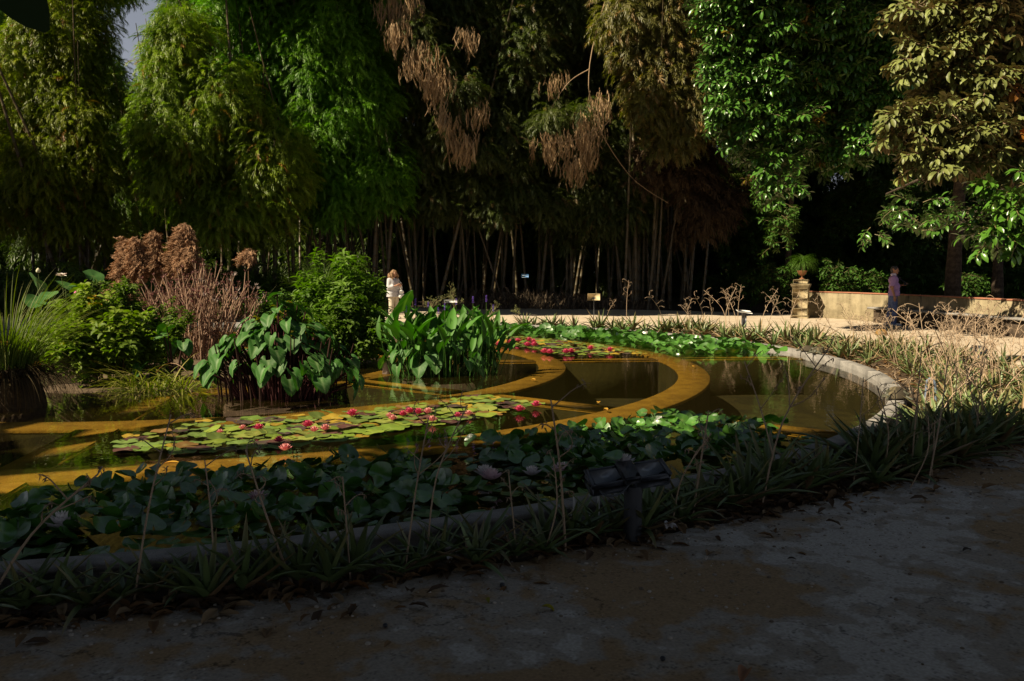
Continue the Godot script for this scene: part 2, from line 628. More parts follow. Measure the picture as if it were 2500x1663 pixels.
func build_wall_and_pillar() -> void:
	var w := thing("garden_wall", "long low plastered wall with red coping behind the sandy path", "wall")
	for k in 20:                                 # upright slabs with a joint between each two
		var u0 := k / 20.0
		var o := obj("wall_panel", strip_along(u0 + 0.0006, u0 + 0.0494, [Vector2(-0.24, 0), Vector2(-0.24, 0.90), Vector2(0.0, 0.90), Vector2(rf(-0.004, 0.004), 0.02), Vector2(0, 0)], 3), M.plaster, w)
		o.position.y = 0.0
	for k in 24:
		obj("coping_brick", strip_along(k / 24.0 + 0.0005, (k + 1) / 24.0 - 0.0005, [Vector2(-0.26, 0.902), Vector2(-0.26, 0.935), Vector2(0.015, 0.935), Vector2(0.02, 0.925), Vector2(0.02, 0.902)], 2), M.coping, w)
	var b := thing("stone_bench", "long grey stone bench seat built along the plastered wall", "bench")
	for k in 6:
		obj("seat_slab", strip_along(0.33 + k * 0.11, 0.33 + k * 0.11 + 0.108, [Vector2(0.004, 0.45), Vector2(0.004, 0.51), Vector2(0.44, 0.51), Vector2(0.455, 0.495), Vector2(0.455, 0.465), Vector2(0.44, 0.45)], 3), M.slab, b)
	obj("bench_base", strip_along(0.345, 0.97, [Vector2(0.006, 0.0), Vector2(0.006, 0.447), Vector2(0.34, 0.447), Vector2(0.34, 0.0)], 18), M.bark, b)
	# the pillar that ends the wall
	var at := Vector3(9.9, 0.026, -29.5)
	var p := thing("stone_pillar", "square tufa pillar with moulded cap at the end of the plastered wall", "pillar", at, deg_to_rad(-25.0))
	var y := 0.0
	for k in 3:
		var s := Shape.new()
		box(s, Vector3(-0.255, y + 0.003, -0.255), Vector3(0.255, y + 0.335, 0.255), Color.WHITE, 0.012)
		obj("pillar_block", s.done(false), M.tufa, p)
		y += 0.338
	for e in [[0.265, 0.04], [0.285, 0.035], [0.305, 0.035], [0.315, 0.05], [0.24, 0.15]]:
		var s := Shape.new()
		box(s, Vector3(-e[0], y, -e[0]), Vector3(e[0], y + e[1] - 0.002, e[0]), Color.WHITE, 0.012)
		obj("cap_course", s.done(false), M.tufa, p)
		y += e[1]
	var foot := Shape.new()
	box(foot, Vector3(-0.285, -0.02, -0.285), Vector3(0.285, 0.11, 0.285), Color.WHITE, 0.02)
	obj("plinth", foot.done(false), M.tufa, p)
	var top := at + Vector3(0.02, y, 0)
	var urn := thing("urn_planter", "small terracotta urn standing on top of the tufa pillar", "urn", top)
	var us := Shape.new()
	lathe(us, [Vector2(0.0, 0.0), Vector2(0.09, 0.0), Vector2(0.09, 0.025), Vector2(0.04, 0.05), Vector2(0.035, 0.10), Vector2(0.07, 0.135), Vector2(0.13, 0.19), Vector2(0.15, 0.26), Vector2(0.165, 0.275), Vector2(0.165, 0.295), Vector2(0.14, 0.295), Vector2(0.13, 0.24), Vector2(0.0, 0.23)], 24, Color.WHITE)
	obj("bowl", us.done(), M.terracotta, urn)
	var pt := thing("ponytail_plant", "drooping mop of thin green leaves planted in the terracotta urn", "plant", top + Vector3(0, 0.24, 0))
	var g := Shape.new()
	for i in 320:
		var a := rf(0, TAU)
		var el := rf(0.35, 1.5)
		blade(g, Vector3(sin(a) * 0.03, rf(0.15, 0.34), cos(a) * 0.03), Vector3(sin(a) * cos(el), sin(el), cos(a) * cos(el)), rf(0.45, 0.78), 0.015, rf(1.9, 3.1), 7, Color(0.07, 0.14, 0.02), Color(0.10, 0.20, 0.03), 0.2)
	obj("leaves", g.done(), M.soft, pt, "stuff")
	var st := Shape.new()
	tube(st, [Vector3.ZERO, Vector3(0, 0.12, 0), Vector3(0, 0.34, 0)], [0.06, 0.035, 0.025], 8, Color(0.2, 0.14, 0.09))
	obj("stem", st.done(), M.wood, pt)
# ------------------------------------------------------------------ bamboo grove
func spray_bamboo(sd: int, dry := false) -> ArrayMesh:
	# a drooping twig whose leaves hang in fans
	var keep := rng.state
	rng.seed = sd
	var s := Shape.new()
	var p := Vector3.ZERO
	var d := Vector3(0, 0.25, 1).normalized()
	for k in 5:
		var q := p + d * 0.16
		for i in (4 if dry else 5):
			var a := rf(-1.3, 1.3)
			var dir := (d + Vector3(sin(a) * 0.9, rf(-0.9, 0.35) if not dry else rf(-2.2, -1.0), cos(a) * 0.25)).normalized()
			var c := Color(1, 1, 1) * rf(0.75, 1.2)
			c.a = 1.0
			blade(s, q, dir, rf(0.20, 0.36), rf(0.026, 0.042) * (0.62 if dry else 1.0), rf(0.3, 1.1), 2, c, c, 0.2, 1)
		p = q
		d = (d + Vector3(rf(-0.25, 0.25), -0.28 if not dry else -1.1, 0)).normalized()
	var m := s.done()
	rng.state = keep
	return m

func fill(lobes: Array, dens: float, lo: Color, hi: Color, spread: float, size := 1.0, odd := Color(0, 0, 0, 0), subs := 7, tight := 1.0) -> Array:
	# places for leaf sprays: every lobe breaks up into a few hanging tufts; returns [places, tints]
	var at := []
	var tint := PackedColorArray()
	for L in lobes:
		var c := Vector3(L[0], L[1], L[2])
		var r := Vector3(L[3], L[4], L[5] if L.size() > 5 else maxf(L[3], 0.4))
		var n := int(dens * (r.x * r.y + r.y * r.z + r.x * r.z))
		for k in subs:
			var e := Vector3(rng.randfn(), rng.randfn(), rng.randfn()).normalized() * rf(0.35, 0.85)
			var sc := c + e * r
			var sr := r * Vector3(rf(0.3, 0.55), rf(0.4, 0.65), rf(0.3, 0.55)) * tight
			var tone := lo.lerp(hi, rng.randf())
			for i in int(n / float(subs)):
				var g := Vector3(rng.randfn(), rng.randfn(), rng.randfn()).normalized() * pow(rng.randf(), 0.45)
				var o := sc + g * sr
				var out := (o - c) + g * 0.3
				var b := twist(atan2(out.x, out.z) + rf(-spread, spread), rf(-0.45, 0.75), rf(-0.5, 0.5), size * rf(0.75, 1.25))
				at.append(Transform3D(b, o))
				var cc := tone.lerp(lo.lerp(hi, rng.randf()), 0.4)
				if odd.a > 0.0 and rng.randf() < odd.a:
					cc = Color(odd, 1.0)
				tint.append(cc)
	return [at, tint]

func culm_mesh(sd: int, h: float, r: float, lean: float) -> ArrayMesh:
	var keep := rng.state
	rng.seed = sd
	var s := Shape.new()
	var a := rf(0, TAU)
	var joints := int(h / 0.42)
	var prev := -1
	var tone := Color(0.05, 0.040, 0.018).lerp(Color(0.085, 0.055, 0.026), rng.randf())
	for j in joints + 1:
		for ring in 3:
			var y: float = (j + [0.0, 0.035, 0.93][ring]) * h / (joints + 1)
			var t := y / h
			var off := Vector3(cos(a), 0, sin(a)) * lean * t * t
			var rr: float = r * (1.0 - 0.72 * t) * ([1.12, 1.0, 1.0][ring])
			var col: Color = [tone * 0.45, Color(0.095, 0.08, 0.048), tone][ring]
			col.a = 1.0
			var first := s.v.size()
			for i in 9:
				var w := TAU * i / 8
				s.pt(off + Vector3(cos(w) * rr, y, sin(w) * rr), col)
			if prev >= 0:
				for i in 8:
					s.quad(prev + i, prev + i + 1, first + i + 1, first + i)
			prev = first
	var m := s.done()
	rng.state = keep
	return m

func bamboo_clump(label: String, at: Vector3, spread: Vector2, n: int, lobes: Array, dens: float, lo: Color, hi: Color, odd := Color(0, 0, 0, 0), size := 1.0) -> Node3D:
	var o := thing("bamboo_clump", label, "bamboo", Vector3.ZERO, 0.0, "bamboo clumps of the grove behind the pool")
	for i in n:
		var c := obj("culm", culms[rng.randi() % culms.size()], M.culm, o)
		c.position = at + Vector3(rf(-spread.x, spread.x), -0.05, rf(-spread.y, spread.y))
		c.rotation = Vector3(rf(-0.10, 0.05), rf(0, TAU), rf(-0.12, 0.12) + (rf(-0.35, 0.35) if rng.randf() < 0.18 else 0.0))
		var k := rf(0.75, 1.15)
		c.scale = Vector3(k, k, k)
	for v in 2:
		var f := fill(lobes, dens * 1.05, lo, hi, 1.0, size * 0.66, odd, 10)
		many("foliage", sprays[v], M.bamboo, f[0], f[1], o)
	return o

var culms := []
var sprays := []

func build_bamboo() -> void:
	for k in 7:
		culms.append(culm_mesh(100 + k, 11.0 + k * 0.7, 0.062 + 0.008 * (k % 4), 0.6 + 0.9 * (k % 3)))
	sprays = [spray_bamboo(201), spray_bamboo(202)]
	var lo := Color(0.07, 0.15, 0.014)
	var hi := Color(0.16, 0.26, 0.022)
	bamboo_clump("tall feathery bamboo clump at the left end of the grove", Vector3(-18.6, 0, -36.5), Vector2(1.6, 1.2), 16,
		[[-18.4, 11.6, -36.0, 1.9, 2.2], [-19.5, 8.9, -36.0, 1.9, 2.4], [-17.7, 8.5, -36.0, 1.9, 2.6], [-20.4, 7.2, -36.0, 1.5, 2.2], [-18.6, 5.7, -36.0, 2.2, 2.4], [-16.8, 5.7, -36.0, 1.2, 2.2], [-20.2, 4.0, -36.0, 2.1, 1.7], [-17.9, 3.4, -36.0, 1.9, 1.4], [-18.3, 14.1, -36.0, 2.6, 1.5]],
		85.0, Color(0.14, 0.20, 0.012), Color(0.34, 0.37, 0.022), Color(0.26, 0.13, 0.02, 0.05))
	bamboo_clump("bamboo clump standing back in the gap where the sky shows through", Vector3(-18.9, 0, -43.0), Vector2(2.5, 1.2), 12,
		[[-19.7, 15.3, -43.0, 1.4, 1.0], [-20.0, 11.4, -43.0, 0.8, 1.6], [-19.1, 10.1, -43.0, 1.1, 1.8], [-18.5, 8.3, -43.0, 1.2, 2.5], [-19.3, 5.3, -43.0, 1.6, 2.5], [-25.8, 12.8, -43.0, 1.8, 3.1], [-15.3, 15.5, -43.0, 1.8, 1.2], [-13.5, 12.0, -43.0, 2.4, 3.0], [-14.5, 7.0, -43.0, 3.0, 3.0], [-26.0, 7.0, -43.0, 2.6, 4.0]],
		60.0, lo, hi)
	bamboo_clump("broad rounded bamboo clump with a bright yellow-green left edge", Vector3(-11.0, 0, -35.2), Vector2(1.5, 0.6), 14,
		[[-12.3, 10.7, -33.0, 1.2, 0.9], [-12.6, 9.5, -33.0, 1.3, 1.3], [-12.7, 8.1, -33.0, 1.4, 1.3], [-13.1, 6.7, -33.0, 1.2, 1.3], [-11.9, 6.7, -33.0, 1.7, 1.6], [-12.6, 5.1, -33.0, 1.3, 1.4], [-11.0, 5.7, -33.0, 1.7, 1.9], [-10.6, 8.0, -33.0, 1.4, 1.7], [-10.7, 3.8, -33.0, 1.6, 1.3], [-12.0, 3.6, -33.0, 0.9, 0.8], [-9.3, 4.4, -33.0, 1.4, 1.7], [-8.7, 5.7, -33.0, 1.4, 1.6]],
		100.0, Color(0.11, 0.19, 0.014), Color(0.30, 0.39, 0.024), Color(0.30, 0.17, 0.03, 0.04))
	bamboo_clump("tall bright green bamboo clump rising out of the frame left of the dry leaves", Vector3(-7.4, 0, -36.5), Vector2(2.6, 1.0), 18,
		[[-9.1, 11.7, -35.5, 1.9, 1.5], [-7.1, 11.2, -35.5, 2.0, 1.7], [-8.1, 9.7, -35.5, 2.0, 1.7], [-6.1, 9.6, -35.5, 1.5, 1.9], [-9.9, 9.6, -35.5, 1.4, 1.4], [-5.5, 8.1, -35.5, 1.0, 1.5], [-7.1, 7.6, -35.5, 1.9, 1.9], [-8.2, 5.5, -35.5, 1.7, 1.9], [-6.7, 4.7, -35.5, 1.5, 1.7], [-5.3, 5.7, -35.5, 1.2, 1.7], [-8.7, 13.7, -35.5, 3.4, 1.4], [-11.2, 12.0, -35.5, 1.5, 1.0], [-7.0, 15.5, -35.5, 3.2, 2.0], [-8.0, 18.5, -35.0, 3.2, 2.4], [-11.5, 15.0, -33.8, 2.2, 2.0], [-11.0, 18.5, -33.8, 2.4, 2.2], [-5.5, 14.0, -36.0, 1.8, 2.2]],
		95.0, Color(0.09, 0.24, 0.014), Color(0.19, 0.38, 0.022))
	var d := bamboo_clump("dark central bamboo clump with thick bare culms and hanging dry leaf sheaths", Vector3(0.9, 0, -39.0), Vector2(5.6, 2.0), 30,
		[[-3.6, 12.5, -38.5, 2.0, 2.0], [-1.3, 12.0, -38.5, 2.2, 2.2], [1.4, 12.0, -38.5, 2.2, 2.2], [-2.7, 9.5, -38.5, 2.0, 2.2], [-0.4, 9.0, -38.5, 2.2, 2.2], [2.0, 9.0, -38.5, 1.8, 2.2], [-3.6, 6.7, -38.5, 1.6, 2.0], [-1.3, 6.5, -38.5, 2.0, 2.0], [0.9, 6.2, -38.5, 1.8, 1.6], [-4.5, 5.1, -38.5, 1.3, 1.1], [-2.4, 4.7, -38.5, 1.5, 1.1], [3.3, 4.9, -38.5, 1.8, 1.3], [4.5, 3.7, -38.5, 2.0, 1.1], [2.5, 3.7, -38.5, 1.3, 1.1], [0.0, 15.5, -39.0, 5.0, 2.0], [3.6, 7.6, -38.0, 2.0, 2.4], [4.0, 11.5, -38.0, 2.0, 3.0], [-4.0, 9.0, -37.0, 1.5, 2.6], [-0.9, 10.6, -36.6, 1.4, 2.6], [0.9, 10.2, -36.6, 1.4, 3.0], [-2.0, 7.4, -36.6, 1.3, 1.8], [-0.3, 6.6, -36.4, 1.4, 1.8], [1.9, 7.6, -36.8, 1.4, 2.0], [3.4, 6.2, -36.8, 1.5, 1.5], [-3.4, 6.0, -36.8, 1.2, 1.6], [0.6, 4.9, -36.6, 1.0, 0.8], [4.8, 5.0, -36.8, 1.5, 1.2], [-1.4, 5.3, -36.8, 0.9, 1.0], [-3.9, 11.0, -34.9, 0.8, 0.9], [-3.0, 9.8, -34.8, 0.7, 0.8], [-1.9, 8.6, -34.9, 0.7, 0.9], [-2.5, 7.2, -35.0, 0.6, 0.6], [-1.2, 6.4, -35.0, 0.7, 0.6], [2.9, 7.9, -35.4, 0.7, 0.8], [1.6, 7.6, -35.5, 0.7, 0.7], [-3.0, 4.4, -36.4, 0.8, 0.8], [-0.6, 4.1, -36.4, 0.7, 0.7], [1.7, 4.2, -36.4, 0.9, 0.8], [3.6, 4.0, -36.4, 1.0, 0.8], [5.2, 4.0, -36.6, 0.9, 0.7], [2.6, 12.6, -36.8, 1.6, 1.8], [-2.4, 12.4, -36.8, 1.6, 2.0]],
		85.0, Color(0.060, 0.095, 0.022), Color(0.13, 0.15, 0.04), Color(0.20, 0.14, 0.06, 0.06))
	var e := bamboo_clump("olive bamboo clump with long hanging leaf plumes beside the dark broadleaf tree", Vector3(6.4, 0, -36.8), Vector2(1.8, 1.0), 22,
		[[4.9, 11.4, -34.0, 1.5, 1.5], [6.3, 11.1, -34.0, 1.5, 1.5], [4.9, 9.9, -34.0, 1.1, 1.3], [6.3, 9.2, -34.0, 1.5, 1.5], [5.4, 8.3, -34.0, 1.0, 1.1], [6.8, 7.7, -34.0, 0.8, 1.5], [6.2, 6.7, -34.0, 0.7, 1.0], [5.5, 13.1, -34.0, 1.9, 1.3], [7.6, 9.5, -35.5, 1.6, 3.0]],
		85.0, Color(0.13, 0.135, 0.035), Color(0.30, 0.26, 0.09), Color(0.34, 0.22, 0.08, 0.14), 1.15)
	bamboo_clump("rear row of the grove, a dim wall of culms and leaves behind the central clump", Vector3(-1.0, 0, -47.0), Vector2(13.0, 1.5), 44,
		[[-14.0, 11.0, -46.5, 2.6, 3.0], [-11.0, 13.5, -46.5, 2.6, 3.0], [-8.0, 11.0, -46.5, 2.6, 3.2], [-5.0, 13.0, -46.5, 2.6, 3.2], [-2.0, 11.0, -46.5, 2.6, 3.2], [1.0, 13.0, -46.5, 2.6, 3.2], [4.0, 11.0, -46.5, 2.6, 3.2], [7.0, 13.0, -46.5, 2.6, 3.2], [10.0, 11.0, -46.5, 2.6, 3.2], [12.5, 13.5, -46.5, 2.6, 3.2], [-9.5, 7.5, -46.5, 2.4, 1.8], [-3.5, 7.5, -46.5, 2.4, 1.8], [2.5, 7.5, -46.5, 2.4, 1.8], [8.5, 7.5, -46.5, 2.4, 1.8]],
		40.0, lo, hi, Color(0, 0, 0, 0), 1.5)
	var br := fill([[6.9, 5.5, -36.0, 1.7, 1.5], [8.2, 4.2, -36.0, 1.4, 1.4], [5.9, 6.0, -36.0, 1.0, 1.0]], 70.0, Color(0.05, 0.032, 0.018), Color(0.11, 0.07, 0.035), 1.0)
	many("dry_foliage", sprays[0], M.dry, br[0], br[1], e)
	# tan dead leaves hanging in bunches
	var dry_mesh := [spray_bamboo(211, true), spray_bamboo(212, true)]
	var bunches := [[-4.5, 11.9, -34.4, 0.32, 0.8], [-4.3, 10.9, -34.0, 0.35, 0.7], [-3.75, 9.9, -34.0, 0.5, 0.9], [-3.2, 9.2, -34.0, 0.25, 0.6], [-2.65, 8.9, -34.0, 0.4, 0.8], [-2.6, 7.8, -34.0, 0.3, 0.6], [-2.2, 7.0, -34.2, 0.25, 0.5], [-1.95, 6.6, -34.3, 0.4, 0.7], [-3.9, 11.9, -34.6, 0.3, 0.9], [-1.3, 8.0, -34.6, 0.15, 0.6],
		[1.3, 6.9, -35.0, 0.4, 0.5], [2.3, 7.0, -35.0, 0.35, 0.7], [2.45, 5.9, -34.9, 0.5, 0.6], [3.1, 7.3, -34.8, 0.35, 0.9], [2.9, 6.5, -35.0, 0.4, 0.6], [3.5, 8.2, -34.8, 0.3, 0.7], [1.7, 9.4, -35.4, 0.25, 0.4], [-1.9, 10.9, -34.8, 0.2, 0.5]]
	for b in bunches:                              # each bunch: narrow strands of hanging dead leaves of unequal length
		var at := []
		var tint := PackedColorArray()
		for strand in int(6 + 14 * b[3]):
			var o := Vector3(b[0] + rng.randfn() * b[3] * 0.85, b[1] + rf(-0.5, 0.6) * b[4], b[2] + rng.randfn() * 0.3)
			var l: float = b[4] * rf(0.4, 1.1)
			var tone := Color(0.33, 0.22, 0.115).lerp(Color(0.60, 0.44, 0.26), rng.randf())
			for i in int(19 * l):
				var t := rng.randf()
				var w := 0.12 * (1.0 - 0.6 * t)
				at.append(Transform3D(twist(rf(0, TAU), rf(0.1, 0.7), rf(-0.25, 0.25), rf(0.4, 0.9)), o + Vector3(rng.randfn() * w, 0.45 * l - t * l, rng.randfn() * w)))
				tint.append(tone.lerp(Color(0.28, 0.16, 0.075), rng.randf() * 0.4))
		many("dry_leaf_bunch", dry_mesh[rng.randi() % 2], M.dry, at, tint, d)
	# thin bare canes that bow out of the clump
	for w in [[Vector3(3.7, 12.4, -34.2), Vector3(3.0, 9.6, -33.9), Vector3(3.2, 7.6, -34.0), Vector3(4.6, 5.4, -34.2), Vector3(6.2, 4.3, -34.4)], [Vector3(3.0, 9.4, -33.9), Vector3(2.2, 8.9, -33.9), Vector3(1.5, 7.9, -33.9)], [Vector3(3.4, 7.2, -34.0), Vector3(2.4, 6.7, -33.9), Vector3(1.2, 6.6, -34.0), Vector3(0.3, 6.9, -34.4)], [Vector3(-2.8, 9.6, -34.2), Vector3(-2.9, 8.6, -34.1), Vector3(-3.4, 7.6, -34.0)], [Vector3(3.9, 7.6, -34.2), Vector3(3.2, 6.8, -34.2), Vector3(2.6, 5.9, -34.4)]]:
		var s := Shape.new()
		var path := smooth(w, 5)
		var rad := []
		for i in path.size():
			rad.append(lerpf(0.022, 0.008, float(i) / path.size()))
		tube(s, path, rad, 5, Color(0.34, 0.24, 0.15))
		obj("bare_cane", s.done(), M.wood, d)
	# dark shrubs at the foot of the left-hand clumps
	var sh := []
	for i in 30:
		sh.append([rf(-27.0, -6.5), rf(0.4, 1.3), rf(-34.5, -30.0), rf(0.8, 1.4), rf(0.6, 1.0), 0.9])
	var shf := fill(sh, 45.0, Color(0.06, 0.11, 0.016), Color(0.12, 0.18, 0.022), 2.0, 1.2)
	tag(many("shrubbery", sprays[0], M.bamboo, shf[0], shf[1]), "dark low shrubbery along the foot of the left-hand bamboo clumps", "shrubs")
	# fallen sheaths round the foot of the grove
	var fl := fill([[-1.5, 0.25, -36.6, 2.6, 0.35, 0.8], [2.2, 0.3, -36.4, 2.4, 0.4, 0.8], [5.2, 0.3, -36.6, 1.8, 0.35, 0.8], [0.5, 0.5, -37.2, 3.4, 0.5, 0.8]], 110.0, Color(0.10, 0.075, 0.05), Color(0.20, 0.15, 0.10), 3.0, 1.0)
	tag(many("dead_bamboo_litter", dry_mesh[0], M.dry, fl[0], fl[1]), "heaped dead bamboo sheaths round the foot of the dark central clump", "litter")
	# the deep wood that closes the view
	var back := []
	for i in 46:
		var x := -46.0 + i * 2.2 + rf(-0.6, 0.6)
		var gap := absf(x + 24.2) < 3.4
		for y in ([2.5, 6.0, 8.6] if gap else [2.5, 6.0, 9.5, 13.0, 16.5, 19.5]):
			back.append([x, y + rf(-0.6, 0.6), -54.0 + rf(-2.5, 2.5), 2.3, 2.6, 2.0])
			if y < 9.0:
				back.append([x + 1.1, y - 1.2, -60.0 + rf(-1.5, 1.5), 2.3, 2.6, 2.0])
	var bf := fill(back, 26.0, Color(0.06, 0.11, 0.016), Color(0.12, 0.18, 0.022), 2.0, 1.9, Color(0, 0, 0, 0), 5)
	tag(many("distant_woodland", sprays[1], M.bamboo, bf[0], bf[1]), "dense dark wood closing the garden behind the bamboo grove", "woodland")

func smooth(pts: Array, per: int) -> Array:
	var c := Curve3D.new()
	for i in pts.size():
		var a: Vector3 = pts[max(i - 1, 0)]
		var b: Vector3 = pts[min(i + 1, pts.size() - 1)]
		var tan_ := (b - a) / 6.0
		c.add_point(pts[i], -tan_, tan_)
	var out := []
	for i in pts.size() - 1:
		for k in per:
			out.append(c.sample(i, float(k) / per))
	out.append(pts[pts.size() - 1])
	return out

# ------------------------------------------------------------------ broadleaf trees
func leaf_two_sided(s: Shape, at: Vector3, dir: Vector3, length: float, width: float, bend: float, top: Color, under: Color) -> void:
	blade(s, at, dir, length, width, bend, 4, top, top, 0.22, 3)
	blade(s, at - Vector3(0, 0.0025, 0), dir, length, width * 0.98, bend, 4, under, under, 0.22, 3)

func spray_broad(sd: int, leaf: float, top: Color, under: Color, n := 11) -> ArrayMesh:
	var keep := rng.state
	rng.seed = sd
	var s := Shape.new()
	var path := [Vector3.ZERO, Vector3(0.01, 0.03, 0.16), Vector3(-0.01, 0.03, 0.32), Vector3(0, 0.0, 0.44)]
	tube(s, path, [0.008, 0.007, 0.006, 0.004], 4, Color(0.20, 0.15, 0.10))
	for i in n:
		var t := 0.35 + 0.65 * float(i) / n
		var at: Vector3 = Vector3(0, 0.02, 0.44 * t)
		var a := i * 2.4 + rf(-0.3, 0.3)
		var dir := Vector3(sin(a), cos(a) * 0.55 + rf(-0.55, 0.15), 0.35 + t * 0.5).normalized()
		var k := rf(0.8, 1.15)
		leaf_two_sided(s, at + dir * 0.025, dir, leaf * k, leaf * 0.42 * k, rf(0.2, 0.9), top * Color(k, k, k, 1), under * Color(k, k, k, 1))
	var m := s.done()
	rng.state = keep
	return m

func limb(s: Shape, a: Vector3, b: Vector3, c: Vector3, r0: float, r1: float, sides := 9, col := Color(0.16, 0.12, 0.085)) -> void:
	var path := smooth([a, b, c], 6)
	var rad := []
	for i in path.size():
		rad.append(lerpf(r0, r1, float(i) / (path.size() - 1)) * rf(0.94, 1.06))
	tube(s, path, rad, sides, col)

func build_trees() -> void:
	var fig_green := Color(0.050, 0.105, 0.020)
	var broad := [spray_broad(301, 0.17, fig_green, Color(0.07, 0.10, 0.035)), spray_broad(302, 0.17, fig_green, Color(0.07, 0.10, 0.035))]
	var rusty := [spray_broad(303, 0.19, Color(0.085, 0.105, 0.030), Color(0.205, 0.155, 0.075), 12), spray_broad(304, 0.19, Color(0.085, 0.105, 0.030), Color(0.19, 0.16, 0.08), 12)]
	# glossy dark tree in the middle distance
	var f := thing("broadleaf_tree", "glossy dark green broadleaf tree hanging over the low wall", "tree")
	for v in 2:
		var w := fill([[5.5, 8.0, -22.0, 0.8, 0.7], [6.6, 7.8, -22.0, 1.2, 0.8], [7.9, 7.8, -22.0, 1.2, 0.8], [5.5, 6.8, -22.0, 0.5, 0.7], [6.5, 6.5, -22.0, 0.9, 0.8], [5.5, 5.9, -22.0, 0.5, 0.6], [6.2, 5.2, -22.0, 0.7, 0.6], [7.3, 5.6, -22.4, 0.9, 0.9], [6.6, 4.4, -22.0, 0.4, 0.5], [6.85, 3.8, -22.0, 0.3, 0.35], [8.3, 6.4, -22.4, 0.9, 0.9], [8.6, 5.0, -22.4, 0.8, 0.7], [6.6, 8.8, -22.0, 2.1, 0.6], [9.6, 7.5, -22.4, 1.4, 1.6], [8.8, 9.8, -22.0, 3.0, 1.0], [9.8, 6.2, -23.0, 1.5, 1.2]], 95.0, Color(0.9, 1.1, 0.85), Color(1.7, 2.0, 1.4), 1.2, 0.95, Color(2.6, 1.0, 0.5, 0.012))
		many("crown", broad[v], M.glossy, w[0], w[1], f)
	var fs := Shape.new()
	limb(fs, Vector3(16.5, -0.1, -24.5), Vector3(15.5, 2.5, -24.0), Vector3(11.6, 5.4, -23.6), 0.42, 0.25, 12)
	limb(fs, Vector3(11.7, 5.2, -23.6), Vector3(9.6, 6.6, -23.2), Vector3(6.4, 6.9, -22.4), 0.22, 0.04)
	limb(fs, Vector3(11.6, 5.0, -23.6), Vector3(9.5, 5.2, -23.0), Vector3(7.4, 5.0, -22.3), 0.13, 0.03)
	limb(fs, Vector3(11.7, 5.4, -23.6), Vector3(10.5, 8.0, -23.2), Vector3(8.4, 9.4, -22.6), 0.2, 0.05)
	obj("trunk", fs.done(), M.bark, f)
	# lower boughs nearer the wall
	var f2 := thing("broadleaf_tree", "low leafy boughs above the man by the plastered wall", "tree")
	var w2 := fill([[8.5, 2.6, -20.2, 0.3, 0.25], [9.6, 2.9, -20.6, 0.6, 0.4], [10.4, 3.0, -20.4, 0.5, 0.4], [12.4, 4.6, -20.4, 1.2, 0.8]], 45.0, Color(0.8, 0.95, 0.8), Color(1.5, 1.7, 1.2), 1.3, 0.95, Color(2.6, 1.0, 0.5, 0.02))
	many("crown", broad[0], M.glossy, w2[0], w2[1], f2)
	var f2s := Shape.new()
	limb(f2s, Vector3(15.6, -0.1, -20.6), Vector3(15.0, 2.4, -20.4), Vector3(12.2, 4.6, -20.1), 0.3, 0.12)
	limb(f2s, Vector3(12.4, 4.4, -20.1), Vector3(10.6, 4.2, -20.0), Vector3(8.6, 3.4, -20.0), 0.10, 0.02, 6)
	obj("trunk", f2s.done(), M.bark, f2)
	# tree at the right edge, rust under its leaves
	var g := thing("fig_tree", "olive and rust leaved fig tree reaching in from the right edge", "tree")
	for v in 2:
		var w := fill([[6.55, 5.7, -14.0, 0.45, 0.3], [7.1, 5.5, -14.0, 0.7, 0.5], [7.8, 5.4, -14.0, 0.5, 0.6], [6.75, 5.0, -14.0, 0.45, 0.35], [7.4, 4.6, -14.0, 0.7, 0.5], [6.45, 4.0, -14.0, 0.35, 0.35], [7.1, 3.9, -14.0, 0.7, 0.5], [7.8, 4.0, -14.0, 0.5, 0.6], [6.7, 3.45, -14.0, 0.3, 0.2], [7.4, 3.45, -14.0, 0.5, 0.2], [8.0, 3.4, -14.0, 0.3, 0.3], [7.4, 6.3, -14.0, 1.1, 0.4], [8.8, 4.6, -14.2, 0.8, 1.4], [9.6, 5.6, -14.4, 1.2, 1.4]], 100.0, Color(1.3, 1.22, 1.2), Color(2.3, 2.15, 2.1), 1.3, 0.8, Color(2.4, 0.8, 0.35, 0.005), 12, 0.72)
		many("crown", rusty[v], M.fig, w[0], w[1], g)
	var gs := Shape.new()
	var tan_ := Color(0.30, 0.23, 0.16)
	limb(gs, Vector3(13.2, -0.1, -13.5), Vector3(12.8, 3.0, -13.8), Vector3(11.5, 5.0, -14.0), 0.45, 0.3, 12)
	limb(gs, Vector3(11.6, 5.0, -14.0), Vector3(9.0, 5.6, -14.0), Vector3(6.6, 6.1, -14.0), 0.14, 0.018, 7, tan_)
	limb(gs, Vector3(11.4, 4.8, -14.0), Vector3(9.0, 5.0, -13.9), Vector3(6.7, 5.2, -13.9), 0.12, 0.014, 7, tan_)
	limb(gs, Vector3(11.3, 4.6, -14.0), Vector3(9.0, 4.3, -13.8), Vector3(7.0, 4.35, -13.9), 0.11, 0.014, 7, tan_)
	limb(gs, Vector3(11.2, 4.4, -14.0), Vector3(9.2, 3.5, -13.8), Vector3(7.4, 3.55, -13.8), 0.10, 0.012, 7, tan_)
	limb(gs, Vector3(9.0, 5.6, -14.0), Vector3(8.0, 5.7, -13.8), Vector3(7.0, 5.6, -13.6), 0.03, 0.008, 6, tan_)
	limb(gs, Vector3(8.8, 3.6, -13.8), Vector3(8.2, 3.2, -13.6), Vector3(7.6, 3.35, -13.6), 0.02, 0.006, 6, tan_)
	limb(gs, Vector3(8.4, 4.9, -13.9), Vector3(7.6, 5.1, -13.6), Vector3(6.3, 5.75, -13.7), 0.025, 0.007, 6, tan_)
	obj("trunk", gs.done(), M.wood, g)
